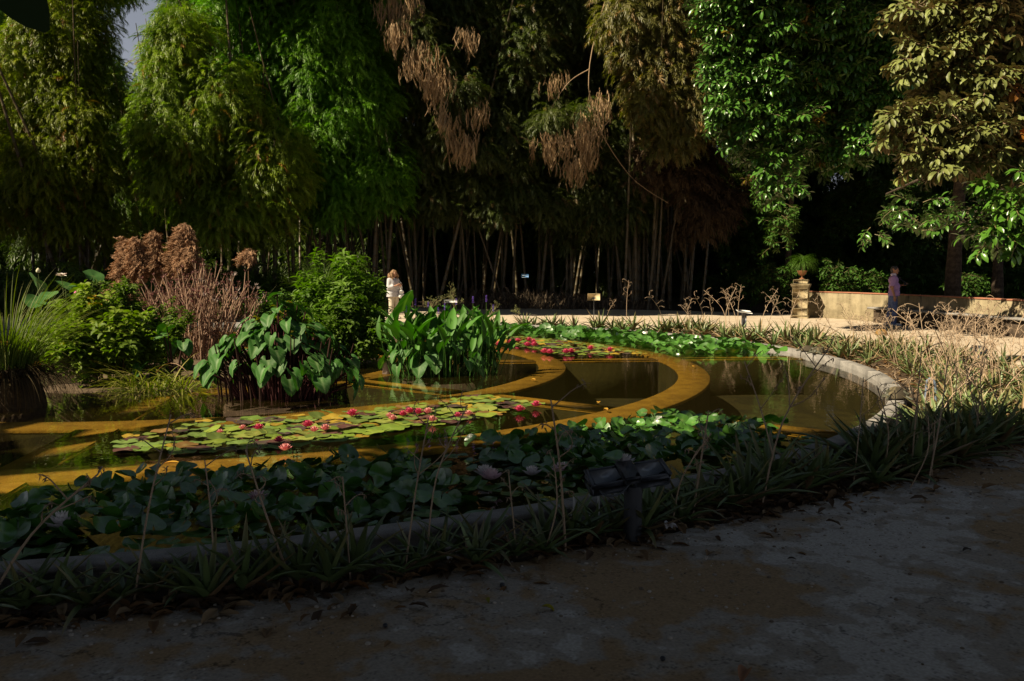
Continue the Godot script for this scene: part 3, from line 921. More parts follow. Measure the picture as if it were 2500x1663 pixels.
	var w3 := fill([[7.75, 2.95, -13.5, 0.3, 0.3], [7.6, 2.6, -13.5, 0.2, 0.25], [7.5, 2.25, -13.5, 0.12, 0.25], [7.95, 2.42, -13.5, 0.2, 0.3], [8.5, 3.0, -13.5, 0.45, 0.55]], 130.0, Color(1.0, 1.2, 0.8), Color(1.7, 1.9, 1.1), 1.2, 0.9)
	var f3 := thing("leafy_bough", "bright green leafy bough hanging down below the fig tree at the right edge", "branch")
	many("leaves", broad[1], M.glossy, w3[0], w3[1], f3)
	var f3s := Shape.new()
	limb(f3s, Vector3(11.6, 4.2, -14.6), Vector3(9.0, 3.5, -13.6), Vector3(7.5, 2.2, -13.5), 0.06, 0.008, 6)
	obj("branch", f3s.done(), M.bark, f3)
	# trunks of the wood on the right, beyond the wall
	for t in [[Vector3(13.8, 0, -27.0), 0.26, "thick dark trunk behind the bench wall, under the green bough"], [Vector3(16.4, 0, -29.0), 0.20, "slender dark trunk right of the thick one behind the bench wall"], [Vector3(11.5, 0, -36.0), 0.16, "slim trunk in the shade behind the urn"], [Vector3(19.5, 0, -31.5), 0.3, "leaning dark trunk at the far right of the wood"]]:
		var o := thing("dark_tree", t[2], "tree", t[0])
		var s := Shape.new()
		limb(s, Vector3(0, -0.1, 0), Vector3(rf(-0.2, 0.2), 3, 0), Vector3(rf(-0.6, 0.6), 8, 0.2), t[1], t[1] * 0.5, 10)
		obj("trunk", s.done(), M.bark, o)
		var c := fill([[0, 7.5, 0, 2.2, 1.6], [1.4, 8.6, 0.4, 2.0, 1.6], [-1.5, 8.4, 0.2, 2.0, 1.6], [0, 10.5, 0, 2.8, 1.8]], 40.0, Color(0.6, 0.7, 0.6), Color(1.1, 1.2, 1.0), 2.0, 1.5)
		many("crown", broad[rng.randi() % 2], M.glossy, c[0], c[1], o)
	# undergrowth of the shady wood behind the wall
	var ug := []
	for i in 26:
		ug.append([rf(8.5, 26.0), rf(0.3, 1.4), rf(-47.0, -34.0), rf(0.8, 1.6), rf(0.6, 1.1), 1.0])
	for i in 16:
		ug.append([rf(9.0, 26.0), rf(2.4, 5.5), rf(-48.0, -40.0), rf(1.0, 1.8), rf(1.0, 1.8), 1.2])
	ug.append([9.6, 3.4, -31.0, 0.4, 1.3, 0.5])
	ug.append([9.4, 4.6, -31.2, 0.45, 0.8, 0.5])
	ug.append([17.5, 1.3, -33.5, 0.7, 0.5, 0.6])
	var uf := fill(ug, 60.0, Color(0.8, 0.9, 0.7), Color(1.4, 1.6, 1.0), 2.0, 0.9)
	tag(many("undergrowth", broad[0], M.soft, uf[0], uf[1]), "shady undergrowth of the wood behind the urn and the plastered wall", "undergrowth")
	# the big trees over the viewer: they stand outside the frame and shade the foreground
	var at := [[Vector3(-10.5, 0, -3.6), "great shade tree left of the foreground path"], [Vector3(-3.5, 0, 5.0), "great shade tree behind the foreground path"], [Vector3(5.5, 0, 3.5), "great shade tree right of the foreground path"], [Vector3(-21.0, 0, -21.5), "tall spreading tree left of the pool, out of the view"], [Vector3(-27.0, 0, -29.0), "tall spreading tree left of the bamboo, out of the view"], [Vector3(-20.0, 0, -26.5), "very tall tree whose crown stands above the view at the left of the grove"], [Vector3(25.5, 0, -33.0), "tall spreading tree of the wood on the right, beyond the view"]]
	for k in 7:
		var o := thing("shade_tree", at[k][1], "tree")
		var p: Vector3 = at[k][0]
		var s := Shape.new()
		limb(s, p + Vector3(0, -0.1, 0), p + Vector3(0.2, 3, 0), p + Vector3(0, 7, 0), 0.6, 0.4, 14)
		for j in 7:
			var a := j * 0.9 + k
			limb(s, p + Vector3(0, rf(4, 6.5), 0), p + Vector3(sin(a) * 2.5 if k < 3 else -absf(sin(a)) * 2.0, 7.5, cos(a) * 2.5), p + Vector3(sin(a) * 5.5 if k < 3 else -absf(sin(a)) * 4.0, rf(8.0, 10.0), clampf(cos(a) * 5.5, -3.2 if k < 3 else -6.0, 6)), 0.25, 0.05, 8)
		if k == 5:
			for x in [-17.0, -13.0, -9.0]:
				limb(s, p + Vector3(0, 7, 0), Vector3(x - 2.0, 14.5, -26.8), Vector3(x, 16.8, -27.0), 0.3, 0.08, 8)
		obj("trunk", s.done(), M.bark, o)
		var lobes := []
		var xs: Array = [[-22.0, -8.0], [-9.0, 2.0], [1.0, 12.0], [0, 0], [0, 0], [0, 0], [0, 0]][k]
		for i in (135 if k < 3 else 60):
			if k == 6:
				lobes.append([rf(4.0, 31.0), rf(13.0, 17.0), rf(-46.0, -28.0), rf(1.6, 2.4), rf(0.9, 1.4), rf(1.6, 2.4)])
				continue
			if k == 5:
				lobes.append([rf(-16.0, -5.5), rf(15.8, 18.2), rf(-27.8, -25.0), rf(1.1, 1.7), rf(0.9, 1.4), rf(1.0, 1.5)])
				lobes.append([rf(-10.5, -3.5), rf(15.8, 17.4), rf(-28.4, -26.8), rf(1.1, 1.6), rf(0.7, 1.0), rf(0.8, 1.0)])
				if i % 2 == 0:
					lobes.append([rf(-23.0, -17.5), rf(10.5, 12.3), rf(-28.5, -24.5), rf(1.1, 1.7), rf(0.9, 1.4), rf(1.0, 1.5)])
				continue
			if k > 2:
				lobes.append([p.x + rf(-4.5, 3.0), rf(5.0, 10.0 if k == 3 else 12.8), p.z + rf(-3.5, 3.5), rf(1.1, 1.7), rf(0.9, 1.4), rf(1.0, 1.5)])
				continue
			var q := Vector3(rf(xs[0], xs[1]), rf(7.2, 10.5), rf(-5.0, 12.0))
			var reach := -6.6 - 1.9 * smoothstep(-3.0, 1.0, q.x + 0.886 * q.y)      # the crown's ragged outer edge
			var edge := 2.4 - 0.9 * smoothstep(-3.0, 1.0, q.x + 0.886 * q.y)
			if q.z - 0.47 * q.y - edge < reach:
				q.z = reach + 0.47 * q.y + edge + absf(rng.randfn(0.0, 1.2))
			if Vector2(q.x + 0.886 * q.y - 1.0, q.z - 0.47 * q.y + 3.6).length() < 1.5 and rng.randf() < 0.7:
				continue                              # a thin place lets a few flecks of sun through
			lobes.append([q.x, q.y, q.z, rf(1.1, 1.7), rf(0.7, 1.2), rf(0.9, 1.3)])
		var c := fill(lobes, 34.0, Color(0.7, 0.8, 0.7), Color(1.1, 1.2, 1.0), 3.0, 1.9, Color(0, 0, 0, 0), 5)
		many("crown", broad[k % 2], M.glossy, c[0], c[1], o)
	# one leaf of it hangs into the picture's top left corner
	var hl := thing("hanging_leaf", "large dark leaf hanging close by in the upper left corner", "leaf", Vector3(-0.772, 2.137, -1.3))
	var ls := Shape.new()
	blade(ls, Vector3.ZERO, Vector3(0, 0, 1), 0.165, 0.080, 0.15, 8, Color(0.022, 0.042, 0.012), Color(0.022, 0.042, 0.012), 0.12, 3)
	blade(ls, Vector3(-0.055, 0, -0.02), Vector3(-0.3, 0, 1), 0.085, 0.035, 0.1, 6, Color(0.022, 0.042, 0.012), Color(0.022, 0.042, 0.012), 0.12, 3)
	var leaf := obj("leaf", ls.done(), M.stalk, hl)
	leaf.basis = Basis(Vector3(0.83, 0.55, 0.0), Vector3(-0.055, 0.083, 0.99), Vector3(0.55, -0.83, 0.1)).orthonormalized()
	var tw := Shape.new()
	tube(tw, [Vector3.ZERO, Vector3(-0.4, 0.5, -0.1), Vector3(-1.2, 2.5, 0.4), Vector3(-2.2, 5.6, 1.2)], [0.002, 0.004, 0.01, 0.03], 5, Color(0.12, 0.09, 0.06))
	obj("twig", tw.done(), M.stalk, hl)
# ------------------------------------------------------------------ marsh plants on the islands
func mix_color(list: Array) -> Color:
	return list[rng.randi() % list.size()]

func shade_of(c: Color, k: float) -> Color:
	return Color(c.r * k, c.g * k, c.b * k, 1.0)

func heart_leaf(sd: int, length: float, width: float, cup: float, droop: float, col: Color, vein: Color) -> ArrayMesh:
	# an arrow-heart blade: attached above its notch, tip pointing along +z, lobes behind
	var keep := rng.state
	rng.seed = sd
	var s := Shape.new()
	var rows := 13
	var cols := 9
	var wave := rf(0, TAU)
	var ids := []
	for i in rows:
		var t := lerpf(-0.42, 1.0, float(i) / (rows - 1))
		var w: float
		if t < 0.0:
			w = width * 0.5 * lerpf(0.62, 1.0, sqrt(clampf(1.0 + t / 0.42, 0.0, 1.0)))
		else:
			w = width * 0.5 * pow(cos(t * PI * 0.5), 0.62)
		var row := []
		for j in cols:
			var u := lerpf(-1.0, 1.0, float(j) / (cols - 1))
			var x := u * w
			if t < 0.0:                             # the notch between the two lobes
				var gap := width * 0.11 * (-t / 0.42)
				x = signf(u) * lerpf(gap, w, absf(u)) if absf(u) > 0.01 else 0.0
			var z := t * length * 0.72
			var y := cup * absf(x) - droop * t * t * length * (1.0 if t > 0.0 else 0.6)
			y += sin(t * 9.0 + absf(u) * 5.0 + wave) * 0.012 * absf(u)
			var rib := 0.0
			if absf(u) < 0.05:
				rib = 1.0
			elif (i + int(absf(u) * 4.0)) % 4 == 0:
				rib = 0.35
			row.append(s.pt(Vector3(x, y, z), col.lerp(vein, rib * 0.7), Vector2(u, t)))
		ids.append(row)
	for i in rows - 1:
		var t := lerpf(-0.42, 1.0, float(i) / (rows - 1))
		for j in cols - 1:
			if t < -0.02 and (j == 3 or j == 4) and i < 4:
				if i < 3:
					continue
			s.quad(ids[i][j], ids[i][j + 1], ids[i + 1][j + 1], ids[i + 1][j])
	var m := s.done()
	rng.state = keep
	return m

func stem_mesh(a: Vector3, b: Vector3, r0: float, r1: float, col: Color, bow := 0.15) -> ArrayMesh:
	var s := Shape.new()
	var mid := a.lerp(b, 0.55) + Vector3((b.x - a.x) * -bow, (b.y - a.y) * 0.08, (b.z - a.z) * -bow)
	var path := smooth([a, mid, b], 4)
	var rad := []
	for i in path.size():
		rad.append(lerpf(r0, r1, float(i) / (path.size() - 1)))
	tube(s, path, rad, 5, col)
	return s.done()

func taro(o: Node3D, leaves: Array, n: int, spread: Vector3, base: float, size: float, stem_col: Color) -> void:
	for i in n:
		var a := rf(0, TAU)
		var k := sqrt(rng.randf())
		var up := 1.0 - k * 0.75 + rf(-0.12, 0.10)
		var top := Vector3(sin(a) * k * spread.x, maxf(0.2, spread.y * up), cos(a) * k * spread.z)
		var foot := Vector3(top.x * base, 0, top.z * base)
		var l := obj("leaf", leaves[rng.randi() % leaves.size()], M.taro, o)
		l.position = top
		l.basis = twist(a + rf(-0.7, 0.7), lerpf(0.2, 0.95, k) + rf(-0.3, 0.3), rf(-0.35, 0.35), size * rf(0.65, 1.15))
		obj("stem", stem_mesh(foot, top, 0.014, 0.007, stem_col), M.stalk, o)

func bush(called: String, label: String, category: String, at: Vector3, r: Vector3, n_stems: int, dens: float, leaf_mesh: Mesh, mat: Material, lo: Color, hi: Color, stem_col: Color, size := 1.0, odd := Color(0, 0, 0, 0)) -> Node3D:
	var o := thing(called, label, category, at)
	var lobes := [[0, r.y * 0.32, 0, r.x * 0.7, r.y * 0.3, r.z * 0.7]]
	for i in n_stems:
		var a := rf(0, TAU)
		var k := sqrt(rng.randf())
		var top := Vector3(sin(a) * r.x * k, r.y * (1.08 - 0.5 * k * k) * rf(0.55, 1.08), cos(a) * r.z * k)
		obj("stem", stem_mesh(Vector3(top.x * 0.5, 0, top.z * 0.5), top, 0.008, 0.004, stem_col), M.stalk, o)
		var up := rf(0.86, 1.02)
		lobes.append([top.x * 0.96, top.y * up, top.z * 0.96, 0.10, r.y * 0.14, 0.10])
		lobes.append([top.x * 0.88, top.y * (up - 0.22), top.z * 0.88, 0.14, r.y * 0.13, 0.14])
		lobes.append([top.x * 0.75, top.y * (up - 0.42), top.z * 0.75, 0.17, r.y * 0.13, 0.17])
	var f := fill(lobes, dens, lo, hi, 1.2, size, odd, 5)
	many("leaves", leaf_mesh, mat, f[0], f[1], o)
	return o

func sprig(sd: int, leaf: float, width: float, n: int, shape := 3) -> ArrayMesh:
	# a short shoot with paired leaves, for herbs and shrubs
	var keep := rng.state
	rng.seed = sd
	var s := Shape.new()
	for i in n:
		var t := float(i) / n
		var a := i * 2.2 + rf(-0.4, 0.4)
		var dir := Vector3(sin(a), rf(0.05, 0.6), cos(a)).normalized()
		var k := rf(0.8, 1.2)
		var c := Color(1, 1, 1) * rf(0.8, 1.2)
		c.a = 1
		blade(s, Vector3(0, t * leaf * 1.3, t * 0.05), dir, leaf * k, width * k, rf(0.5, 1.3), 4, c, c, 0.3, shape)
	tube(s, [Vector3(0, -leaf * 0.7, 0), Vector3(0, leaf * 1.3, 0.05)], [0.004, 0.002], 4, Color(0.6, 0.7, 0.5))
	var m := s.done()
	rng.state = keep
	return m

func tuft(s: Shape, n: int, spread: float, length: Vector2, width: float, lean: Vector2, bend: Vector2, lo: Color, hi: Color, tip: Color, at := Vector3.ZERO, segs := 7) -> void:
	for i in n:
		var a := rf(0, TAU)
		var k := sqrt(rng.randf()) * spread
		var el := rf(lean.x, lean.y)
		var c := lo.lerp(hi, rng.randf())
		blade(s, at + Vector3(sin(a) * k, 0, cos(a) * k), Vector3(sin(a) * cos(el), sin(el), cos(a) * cos(el)), rf(length.x, length.y), width * rf(0.7, 1.2), rf(bend.x, bend.y), segs, c, c.lerp(tip, rf(0.2, 1.0)), 0.2)

func build_islands() -> void:
	var tleaf := []
	for k in 5:
		tleaf.append(heart_leaf(400 + k, 0.52, 0.40, 0.10 + 0.07 * k, 0.15 + 0.07 * k, shade_of(Color(0.040, 0.125, 0.022), 0.8 + 0.1 * k), Color(0.19, 0.28, 0.12)))
	# the big clump of heart-shaped leaves
	var t1 := thing("taro_plant", "wide dark-stemmed clump of big heart-shaped leaves rising from the water", "plant", Vector3(-2.85, 0.04, -10.55))
	taro(t1, tleaf, 185, Vector3(0.98, 1.30, 0.62), 0.55, 0.50, Color(0.055, 0.02, 0.02))
	for i in 60:
		var a := rf(0, TAU)
		var k := sqrt(rng.randf())
		var p := Vector3(sin(a) * 0.85 * k, 0, cos(a) * 0.5 * k)
		obj("stem", stem_mesh(p, p * 1.15 + Vector3(0, rf(0.35, 0.85), 0), 0.012, 0.007, Color(0.035, 0.016, 0.014)), M.stalk, t1)
	var t2 := thing("taro_plant", "heart-shaped leaves among the upright lance leaves and purple spikes", "plant", Vector3(-1.1, 0.04, -12.95))
	taro(t2, tleaf, 76, Vector3(0.86, 1.05, 0.6), 0.6, 0.52, Color(0.06, 0.09, 0.03))
	var big := obj("leaf", tleaf[0], M.taro, t2)
	big.position = Vector3(-0.52, 1.02, 0.15)
	big.basis = twist(0.5, -1.05, 0.5, 1.05)
	var bs := obj("stem", stem_mesh(Vector3(-0.3, 0, 0.1), Vector3(-0.52, 1.02, 0.13), 0.013, 0.008, Color(0.07, 0.12, 0.03)), M.stalk, t2)
	bs.position = Vector3.ZERO
	var t3 := thing("taro_plant", "few tall heart-shaped leaves on dark stems above the strappy yellow clump", "plant", Vector3(-4.55, 0.06, -11.5))
	taro(t3, tleaf, 11, Vector3(0.5, 1.05, 0.3), 0.3, 0.52, Color(0.05, 0.025, 0.02))
	# upright lance leaves with purple flower spikes
	var pk := thing("pickerel_plant", "dense clump of upright lance leaves with purple flower spikes", "plant", Vector3(-1.0, 0.04, -13.0))
	var lance := []
	for k in 5:
		var s := Shape.new()
		var c := shade_of(Color(0.060, 0.165, 0.022), 0.85 + 0.09 * k)
		tube(s, [Vector3.ZERO, Vector3(0.01, 0.35, 0.02), Vector3(0, 0.62, 0.05)], [0.011, 0.008, 0.006], 5, shade_of(c, 0.7))
		blade(s, Vector3(0, 0.62, 0.05), Vector3(0, 1, 0.25 + 0.13 * k), 0.40 + 0.03 * k, 0.10 + 0.012 * k, 0.5, 6, c, c, 0.3, 1)
		lance.append(s.done())
	for i in 230:
		var a := rf(0, TAU)
		var k := sqrt(rng.randf())
		var l := obj("leaf", lance[rng.randi() % 5], M.taro, pk)
		l.position = Vector3(sin(a) * 0.85 * k, 0, cos(a) * 0.55 * k)
		l.basis = Basis(Vector3(cos(a), 0, -sin(a)), k * rf(0.05, 0.42)) * twist(rf(0, TAU), 0, 0, rf(0.45, 1.12))
	for i in 9:
		var s := Shape.new()
		var h := rf(0.95, 1.15)
		tube(s, [Vector3.ZERO, Vector3(0, h, 0)], [0.006, 0.004], 5, Color(0.08, 0.15, 0.03))
		var x: float = [-0.55, -0.42, -0.1, 0.0, 0.18, 0.42, 0.62, 0.72, -0.25][i]
		for j in 60:
			var y := rf(0.0, 0.10)
			var a := rf(0, TAU)
			var r := 0.011 * (1.0 - y / 0.2)
			var c := Color(0.13, 0.07, 0.42).lerp(Color(0.25, 0.16, 0.55), rng.randf())
			blade(s, Vector3(sin(a) * r * 0.4, h + y, cos(a) * r * 0.4), Vector3(sin(a), 0.5, cos(a)), 0.019, 0.010, 0.3, 2, c, c, 0.2, 3)
		var o := obj("flower_spike", s.done(), M.petal, pk)
		o.position = Vector3(x, 0, rf(0.1, 0.45))
	# pale stone at the foot of that clump
	var st := Shape.new()
	lathe(st, [Vector2(0, 0.26), Vector2(0.06, 0.25), Vector2(0.085, 0.2), Vector2(0.08, 0.1), Vector2(0.095, -0.03), Vector2(0.09, -0.2)], 11, Color.WHITE)
	var pale := plain(0.24, 0.18, 0.16, 0.8)
	var so := obj("stone", st.done(), pale)
	so.position = Vector3(-1.92, 0.03, -13.2)
	tag(so, "pale pinkish stone standing in the water left of the purple-spiked clump", "stone")
	# left-hand grass tussock on its dark mat of roots
	var gr := thing("grass_tussock", "tall tussock of narrow green blades on a dark mat of roots at the left edge", "grass", Vector3(-5.78, 0.0, -9.75))
	var gs := Shape.new()
	tuft(gs, 420, 0.34, Vector2(0.8, 1.35), 0.014, Vector2(0.75, 1.5), Vector2(0.4, 1.7), Color(0.07, 0.11, 0.02), Color(0.13, 0.18, 0.04), Color(0.26, 0.24, 0.09), Vector3(0, 0.55, 0))
	obj("blades", gs.done(), M.soft, gr, "stuff")
	var rs := Shape.new()
	tuft(rs, 520, 0.40, Vector2(0.5, 0.95), 0.012, Vector2(0.1, 0.9), Vector2(1.6, 3.4), Color(0.025, 0.018, 0.01), Color(0.06, 0.045, 0.02), Color(0.08, 0.05, 0.02), Vector3(0, 0.45, 0))
	obj("dead_leaves", rs.done(), M.dry, gr, "stuff")
	var rm := Shape.new()
	lathe(rm, [Vector2(0, 0.62), Vector2(0.2, 0.58), Vector2(0.33, 0.45), Vector2(0.40, 0.2), Vector2(0.46, -0.2)], 14, Color.WHITE)
	obj("root_mat", rm.done(), M.forest, gr)
	# nettle-leaved bush
	var sp := sprig(451, 0.115, 0.062, 7)
	var small := sprig(452, 0.075, 0.035, 7)
	var lance_sp := sprig(453, 0.15, 0.036, 8, 1)
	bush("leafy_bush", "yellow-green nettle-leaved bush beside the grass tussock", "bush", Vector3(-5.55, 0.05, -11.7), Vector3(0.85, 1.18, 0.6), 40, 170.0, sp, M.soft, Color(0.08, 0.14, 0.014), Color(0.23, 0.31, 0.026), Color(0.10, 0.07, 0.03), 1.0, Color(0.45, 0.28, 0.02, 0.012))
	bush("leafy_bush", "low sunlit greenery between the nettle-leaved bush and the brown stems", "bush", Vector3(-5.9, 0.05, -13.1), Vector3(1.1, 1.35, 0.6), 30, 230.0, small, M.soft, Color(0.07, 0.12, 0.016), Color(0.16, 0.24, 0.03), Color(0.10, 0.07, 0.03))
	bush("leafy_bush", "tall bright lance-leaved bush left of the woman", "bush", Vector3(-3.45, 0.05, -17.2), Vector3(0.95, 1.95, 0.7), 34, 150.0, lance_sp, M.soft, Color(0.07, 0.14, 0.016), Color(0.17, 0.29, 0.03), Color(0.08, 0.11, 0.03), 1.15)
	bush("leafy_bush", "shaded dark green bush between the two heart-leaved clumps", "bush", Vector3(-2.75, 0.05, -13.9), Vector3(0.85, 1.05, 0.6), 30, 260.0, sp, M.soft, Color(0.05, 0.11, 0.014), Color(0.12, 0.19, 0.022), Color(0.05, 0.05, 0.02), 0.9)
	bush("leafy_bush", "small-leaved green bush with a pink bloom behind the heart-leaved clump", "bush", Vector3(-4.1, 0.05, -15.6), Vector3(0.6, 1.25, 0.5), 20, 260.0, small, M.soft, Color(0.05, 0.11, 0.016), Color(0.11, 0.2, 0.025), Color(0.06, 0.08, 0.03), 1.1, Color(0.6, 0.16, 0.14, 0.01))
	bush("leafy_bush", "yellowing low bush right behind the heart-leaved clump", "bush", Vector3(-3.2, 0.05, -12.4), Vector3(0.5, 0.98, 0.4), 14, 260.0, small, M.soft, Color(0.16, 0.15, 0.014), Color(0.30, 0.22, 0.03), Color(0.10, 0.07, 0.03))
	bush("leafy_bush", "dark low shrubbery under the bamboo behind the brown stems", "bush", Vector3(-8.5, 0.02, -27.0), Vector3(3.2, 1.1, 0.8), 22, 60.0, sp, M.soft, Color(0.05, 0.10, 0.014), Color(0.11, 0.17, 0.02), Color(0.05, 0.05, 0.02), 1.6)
	# the spiky narrow leaved clump behind the tall bush
	var nar := thing("grass_tussock", "fine-leaved arching tussock behind the tall bright bush", "grass", Vector3(-4.0, 0.1, -18.2))
	var ns := Shape.new()
	tuft(ns, 260, 0.15, Vector2(0.6, 1.0), 0.012, Vector2(0.5, 1.5), Vector2(0.3, 1.2), Color(0.06, 0.10, 0.025), Color(0.12, 0.18, 0.04), Color(0.12, 0.18, 0.05), Vector3(0, 1.1, 0))
	tube(ns, [Vector3.ZERO, Vector3(0, 1.1, 0)], [0.06, 0.05], 7, Color(0.07, 0.05, 0.03))
	obj("blades", ns.done(), M.soft, nar, "stuff")
	# thicket of reddish dead stems with withered rosettes
	var br := thing("dead_stem_thicket", "broad thicket of reddish brown bare stems with withered pinkish rosettes", "bush", Vector3(-5.45, 0.05, -15.0))
	var curl := sprig(461, 0.05, 0.014, 7, 1)
	var rose := []
	for i in 150:
		var a := rf(0, TAU)
		var k := sqrt(rng.randf())
		var foot := Vector3(sin(a) * 0.55 * k, 0, cos(a) * 0.4 * k)
		var top := Vector3(sin(a) * 1.22 * k, rf(1.25, 1.85) * (1.0 - 0.30 * k * k), cos(a) * 0.8 * k)
		var s := Shape.new()
		var m1 := foot.lerp(top, 0.35) + Vector3(rf(-0.12, 0.12), 0, rf(-0.1, 0.1))
		var m2 := foot.lerp(top, 0.7) + Vector3(rf(-0.12, 0.12), 0, rf(-0.1, 0.1))
		var path := smooth([foot, m1, m2, top], 4)
		var rad := []
		for j in path.size():
			rad.append(lerpf(0.013, 0.006, float(j) / path.size()))
		var c := Color(0.15, 0.075, 0.05).lerp(Color(0.44, 0.30, 0.21), rng.randf())
		tube(s, path, rad, 5, c)
		var fork := m2 + Vector3(rf(-0.22, 0.22), rf(0.2, 0.45), rf(-0.1, 0.2))
		tube(s, smooth([m2, m2.lerp(fork, 0.5) + Vector3(rf(-0.05, 0.05), 0, 0), fork], 3), [0.008, 0.007, 0.007, 0.006, 0.006, 0.005, 0.005], 5, c)
		for e in [top, fork]:
			var pale_tip: bool = rng.randf() < 0.25 and e.x > 0.2
			for j in 9:
				var b := rf(0, TAU)
				var cc := Color(0.34, 0.27, 0.24) if pale_tip else mix_color([Color(0.13, 0.045, 0.04), Color(0.20, 0.09, 0.075), Color(0.26, 0.15, 0.14)])
				blade(s, e, Vector3(sin(b), rf(0.4, 1.6), cos(b)), rf(0.035, 0.065) * (1.5 if pale_tip else 1.0), 0.014, -0.5, 2, cc, cc, 0.3, 1)
			rose.append([e.x, e.y - 0.12, e.z, 0.12, 0.14, 0.12])
		obj("stem", s.done(), M.stalk, br)
	rose.append([0, 0.7, 0, 0.9, 0.6, 0.5])
	rose.append([0.2, 0.4, 0.2, 0.9, 0.4, 0.5])
	rose.append([0.0, 0.5, -0.3, 1.0, 0.5, 0.4])
	rose.append([0.1, 0.9, -0.3, 1.0, 0.4, 0.4])
	var bl := fill(rose, 62.0, Color(0.055, 0.022, 0.016), Color(0.17, 0.075, 0.055), 3.0, 1.0, Color(0.26, 0.17, 0.14, 0.1), 3)
	many("withered_leaves", curl, M.dry, bl[0], bl[1], br)
	# fluffy brown seed plumes
	var fluff := Shape.new()
	for i in 26:
		var a := rf(0, TAU)
		var c := Color(1, 1, 1) * rf(0.7, 1.25)
		c.a = 1
		blade(fluff, Vector3(0, 0, 0.012 * i * 0.4), Vector3(sin(a) * 0.8, rf(-0.9, 0.5), 0.5 + cos(a) * 0.8), rf(0.025, 0.055), 0.010, 0.8, 2, c, c, 0.3, 3)
	var fm := fluff.done()
	for h in [[-7.17, 2.28, -16.0, 0.24, 0.8, "leftmost fluffy brown seed plume of the row of three"], [-6.93, 2.27, -15.9, 0.20, 0.75, "middle fluffy brown seed plume of the row of three"], [-6.66, 2.40, -16.05, 0.25, 0.92, "rightmost and tallest fluffy brown seed plume of the row of three"], [-6.08, 2.52, -16.0, 0.46, 1.0, "largest pyramid-shaped brown seed plume, above the dead stems"], [-4.75, 2.05, -15.5, 0.15, 0.24, "smallest tan seed plume at the right end of the dead stems"], [-6.75, 1.50, -14.8, 0.24, 0.28, "low withered brown seed plume under the row of three"]]:
		var o := thing("seed_plume", h[5], "plant", Vector3(h[0], 0.05, h[2]), 0.0, "brown seed plumes above the dead stems")
		var top: float = h[1] - 0.05
		obj("stem", stem_mesh(Vector3.ZERO, Vector3(0.02, top - 0.03, 0), 0.014, 0.006, Color(0.17, 0.10, 0.06), 0.02), M.stalk, o)
		var at := []
		var tint := PackedColorArray()
		for i in int(1500.0 * h[3] / 0.3 * h[4]):
			var t := pow(rng.randf(), 0.75)
			var a := rf(0, TAU)
			var tuft_k := 0.75 + 0.28 * sin(a * 3.0 + t * 7.0 + h[0] * 9.0) + 0.15 * sin(a * 7.0 - t * 16.0)
			var r: float = h[3] * (0.05 + 1.0 * pow(t, 1.05)) * tuft_k * sqrt(rf(0.25, 1.0))
			if t > 0.72 and sin(a * 4.0 + h[0] * 5.0) + sin(a * 9.0) * 0.6 < (t - 0.80) * 6.0:
				continue
			at.append(Transform3D(twist(a + rf(-0.5, 0.5), rf(0.2, 1.1), rf(-1, 1), rf(0.8, 1.3)), Vector3(sin(a) * r, top - t * h[4], cos(a) * r)))
			tint.append(Color(0.22, 0.125, 0.066).lerp(Color(0.47, 0.28, 0.16), rng.randf()))
		many("seed_head", fm, M.dry, at, tint, o)
	# lotus leaves, buds and a white bloom on the left
	var lot := thing("lotus_plant", "round lotus leaves on tall stalks at the left behind the nettle-leaved bush", "plant", Vector3(-7.2, 0.05, -14.0))
	for l in [[0.40, 1.50, 0.0, 0.17, 0.5, -0.5], [0.0, 1.34, 0.1, 0.19, 0.5, 0.1], [-0.52, 1.40, 0.0, 0.2, 0.9, 0.3], [-0.22, 1.2, 0.2, 0.15, 0.3, -0.3], [-0.4, 1.1, 0.3, 0.17, 0.5, 0.4], [0.25, 1.15, 0.3, 0.14, 0.4, 0.2]]:
		var o := obj("leaf", lily_leaf(int(l[0] * 100) + 900, l[3], 0.06, Color(0.07, 0.17, 0.045), 20), M.taro, lot)
		o.position = Vector3(l[0], l[1], l[2])
		o.rotation = Vector3(l[4], rf(0, 6), l[5])
		obj("stem", stem_mesh(Vector3(l[0] * 0.8, 0, l[2]), Vector3(l[0], l[1], l[2]), 0.008, 0.006, Color(0.08, 0.12, 0.04)), M.stalk, lot)
	for b in [[-0.46, 1.56, 0.05, Color(0.62, 0.60, 0.42), "bud"], [0.56, 1.36, 0.1, Color(0.22, 0.24, 0.09), "seed_pod"], [0.72, 1.22, 1.2, Color(0.62, 0.16, 0.30), "bud"]]:
		var s := Shape.new()
		lathe(s, [Vector2(0.0, 0.085), Vector2(0.018, 0.07), Vector2(0.036, 0.04), Vector2(0.034, 0.015), Vector2(0.012, 0.0), Vector2(0.0, 0.0)], 10, b[3])
		var o := obj(b[4], s.done(), M.petal, lot)
		o.position = Vector3(b[0], b[1], b[2])
		obj("stem", stem_mesh(Vector3(b[0] * 0.9, 0, b[2]), Vector3(b[0], b[1], b[2]), 0.005, 0.004, Color(0.10, 0.13, 0.05)), M.stalk, lot)
	var wf := Shape.new()
	for i in 13:
		var a := i * 2.4
		blade(wf, Vector3.ZERO, Vector3(sin(a), rf(0.2, 1.2), cos(a)), 0.10, 0.05, 0.5, 3, Color(0.75, 0.72, 0.62), Color(0.75, 0.72, 0.66), 0.3, 3)
	var wo := obj("bloom", wf.done(), M.petal, lot)
	wo.position = Vector3(-0.06, 1.5, 0.1)
	obj("stem", stem_mesh(Vector3(0, 0, 0.1), Vector3(-0.06, 1.5, 0.1), 0.006, 0.005, Color(0.10, 0.13, 0.05)), M.stalk, lot)
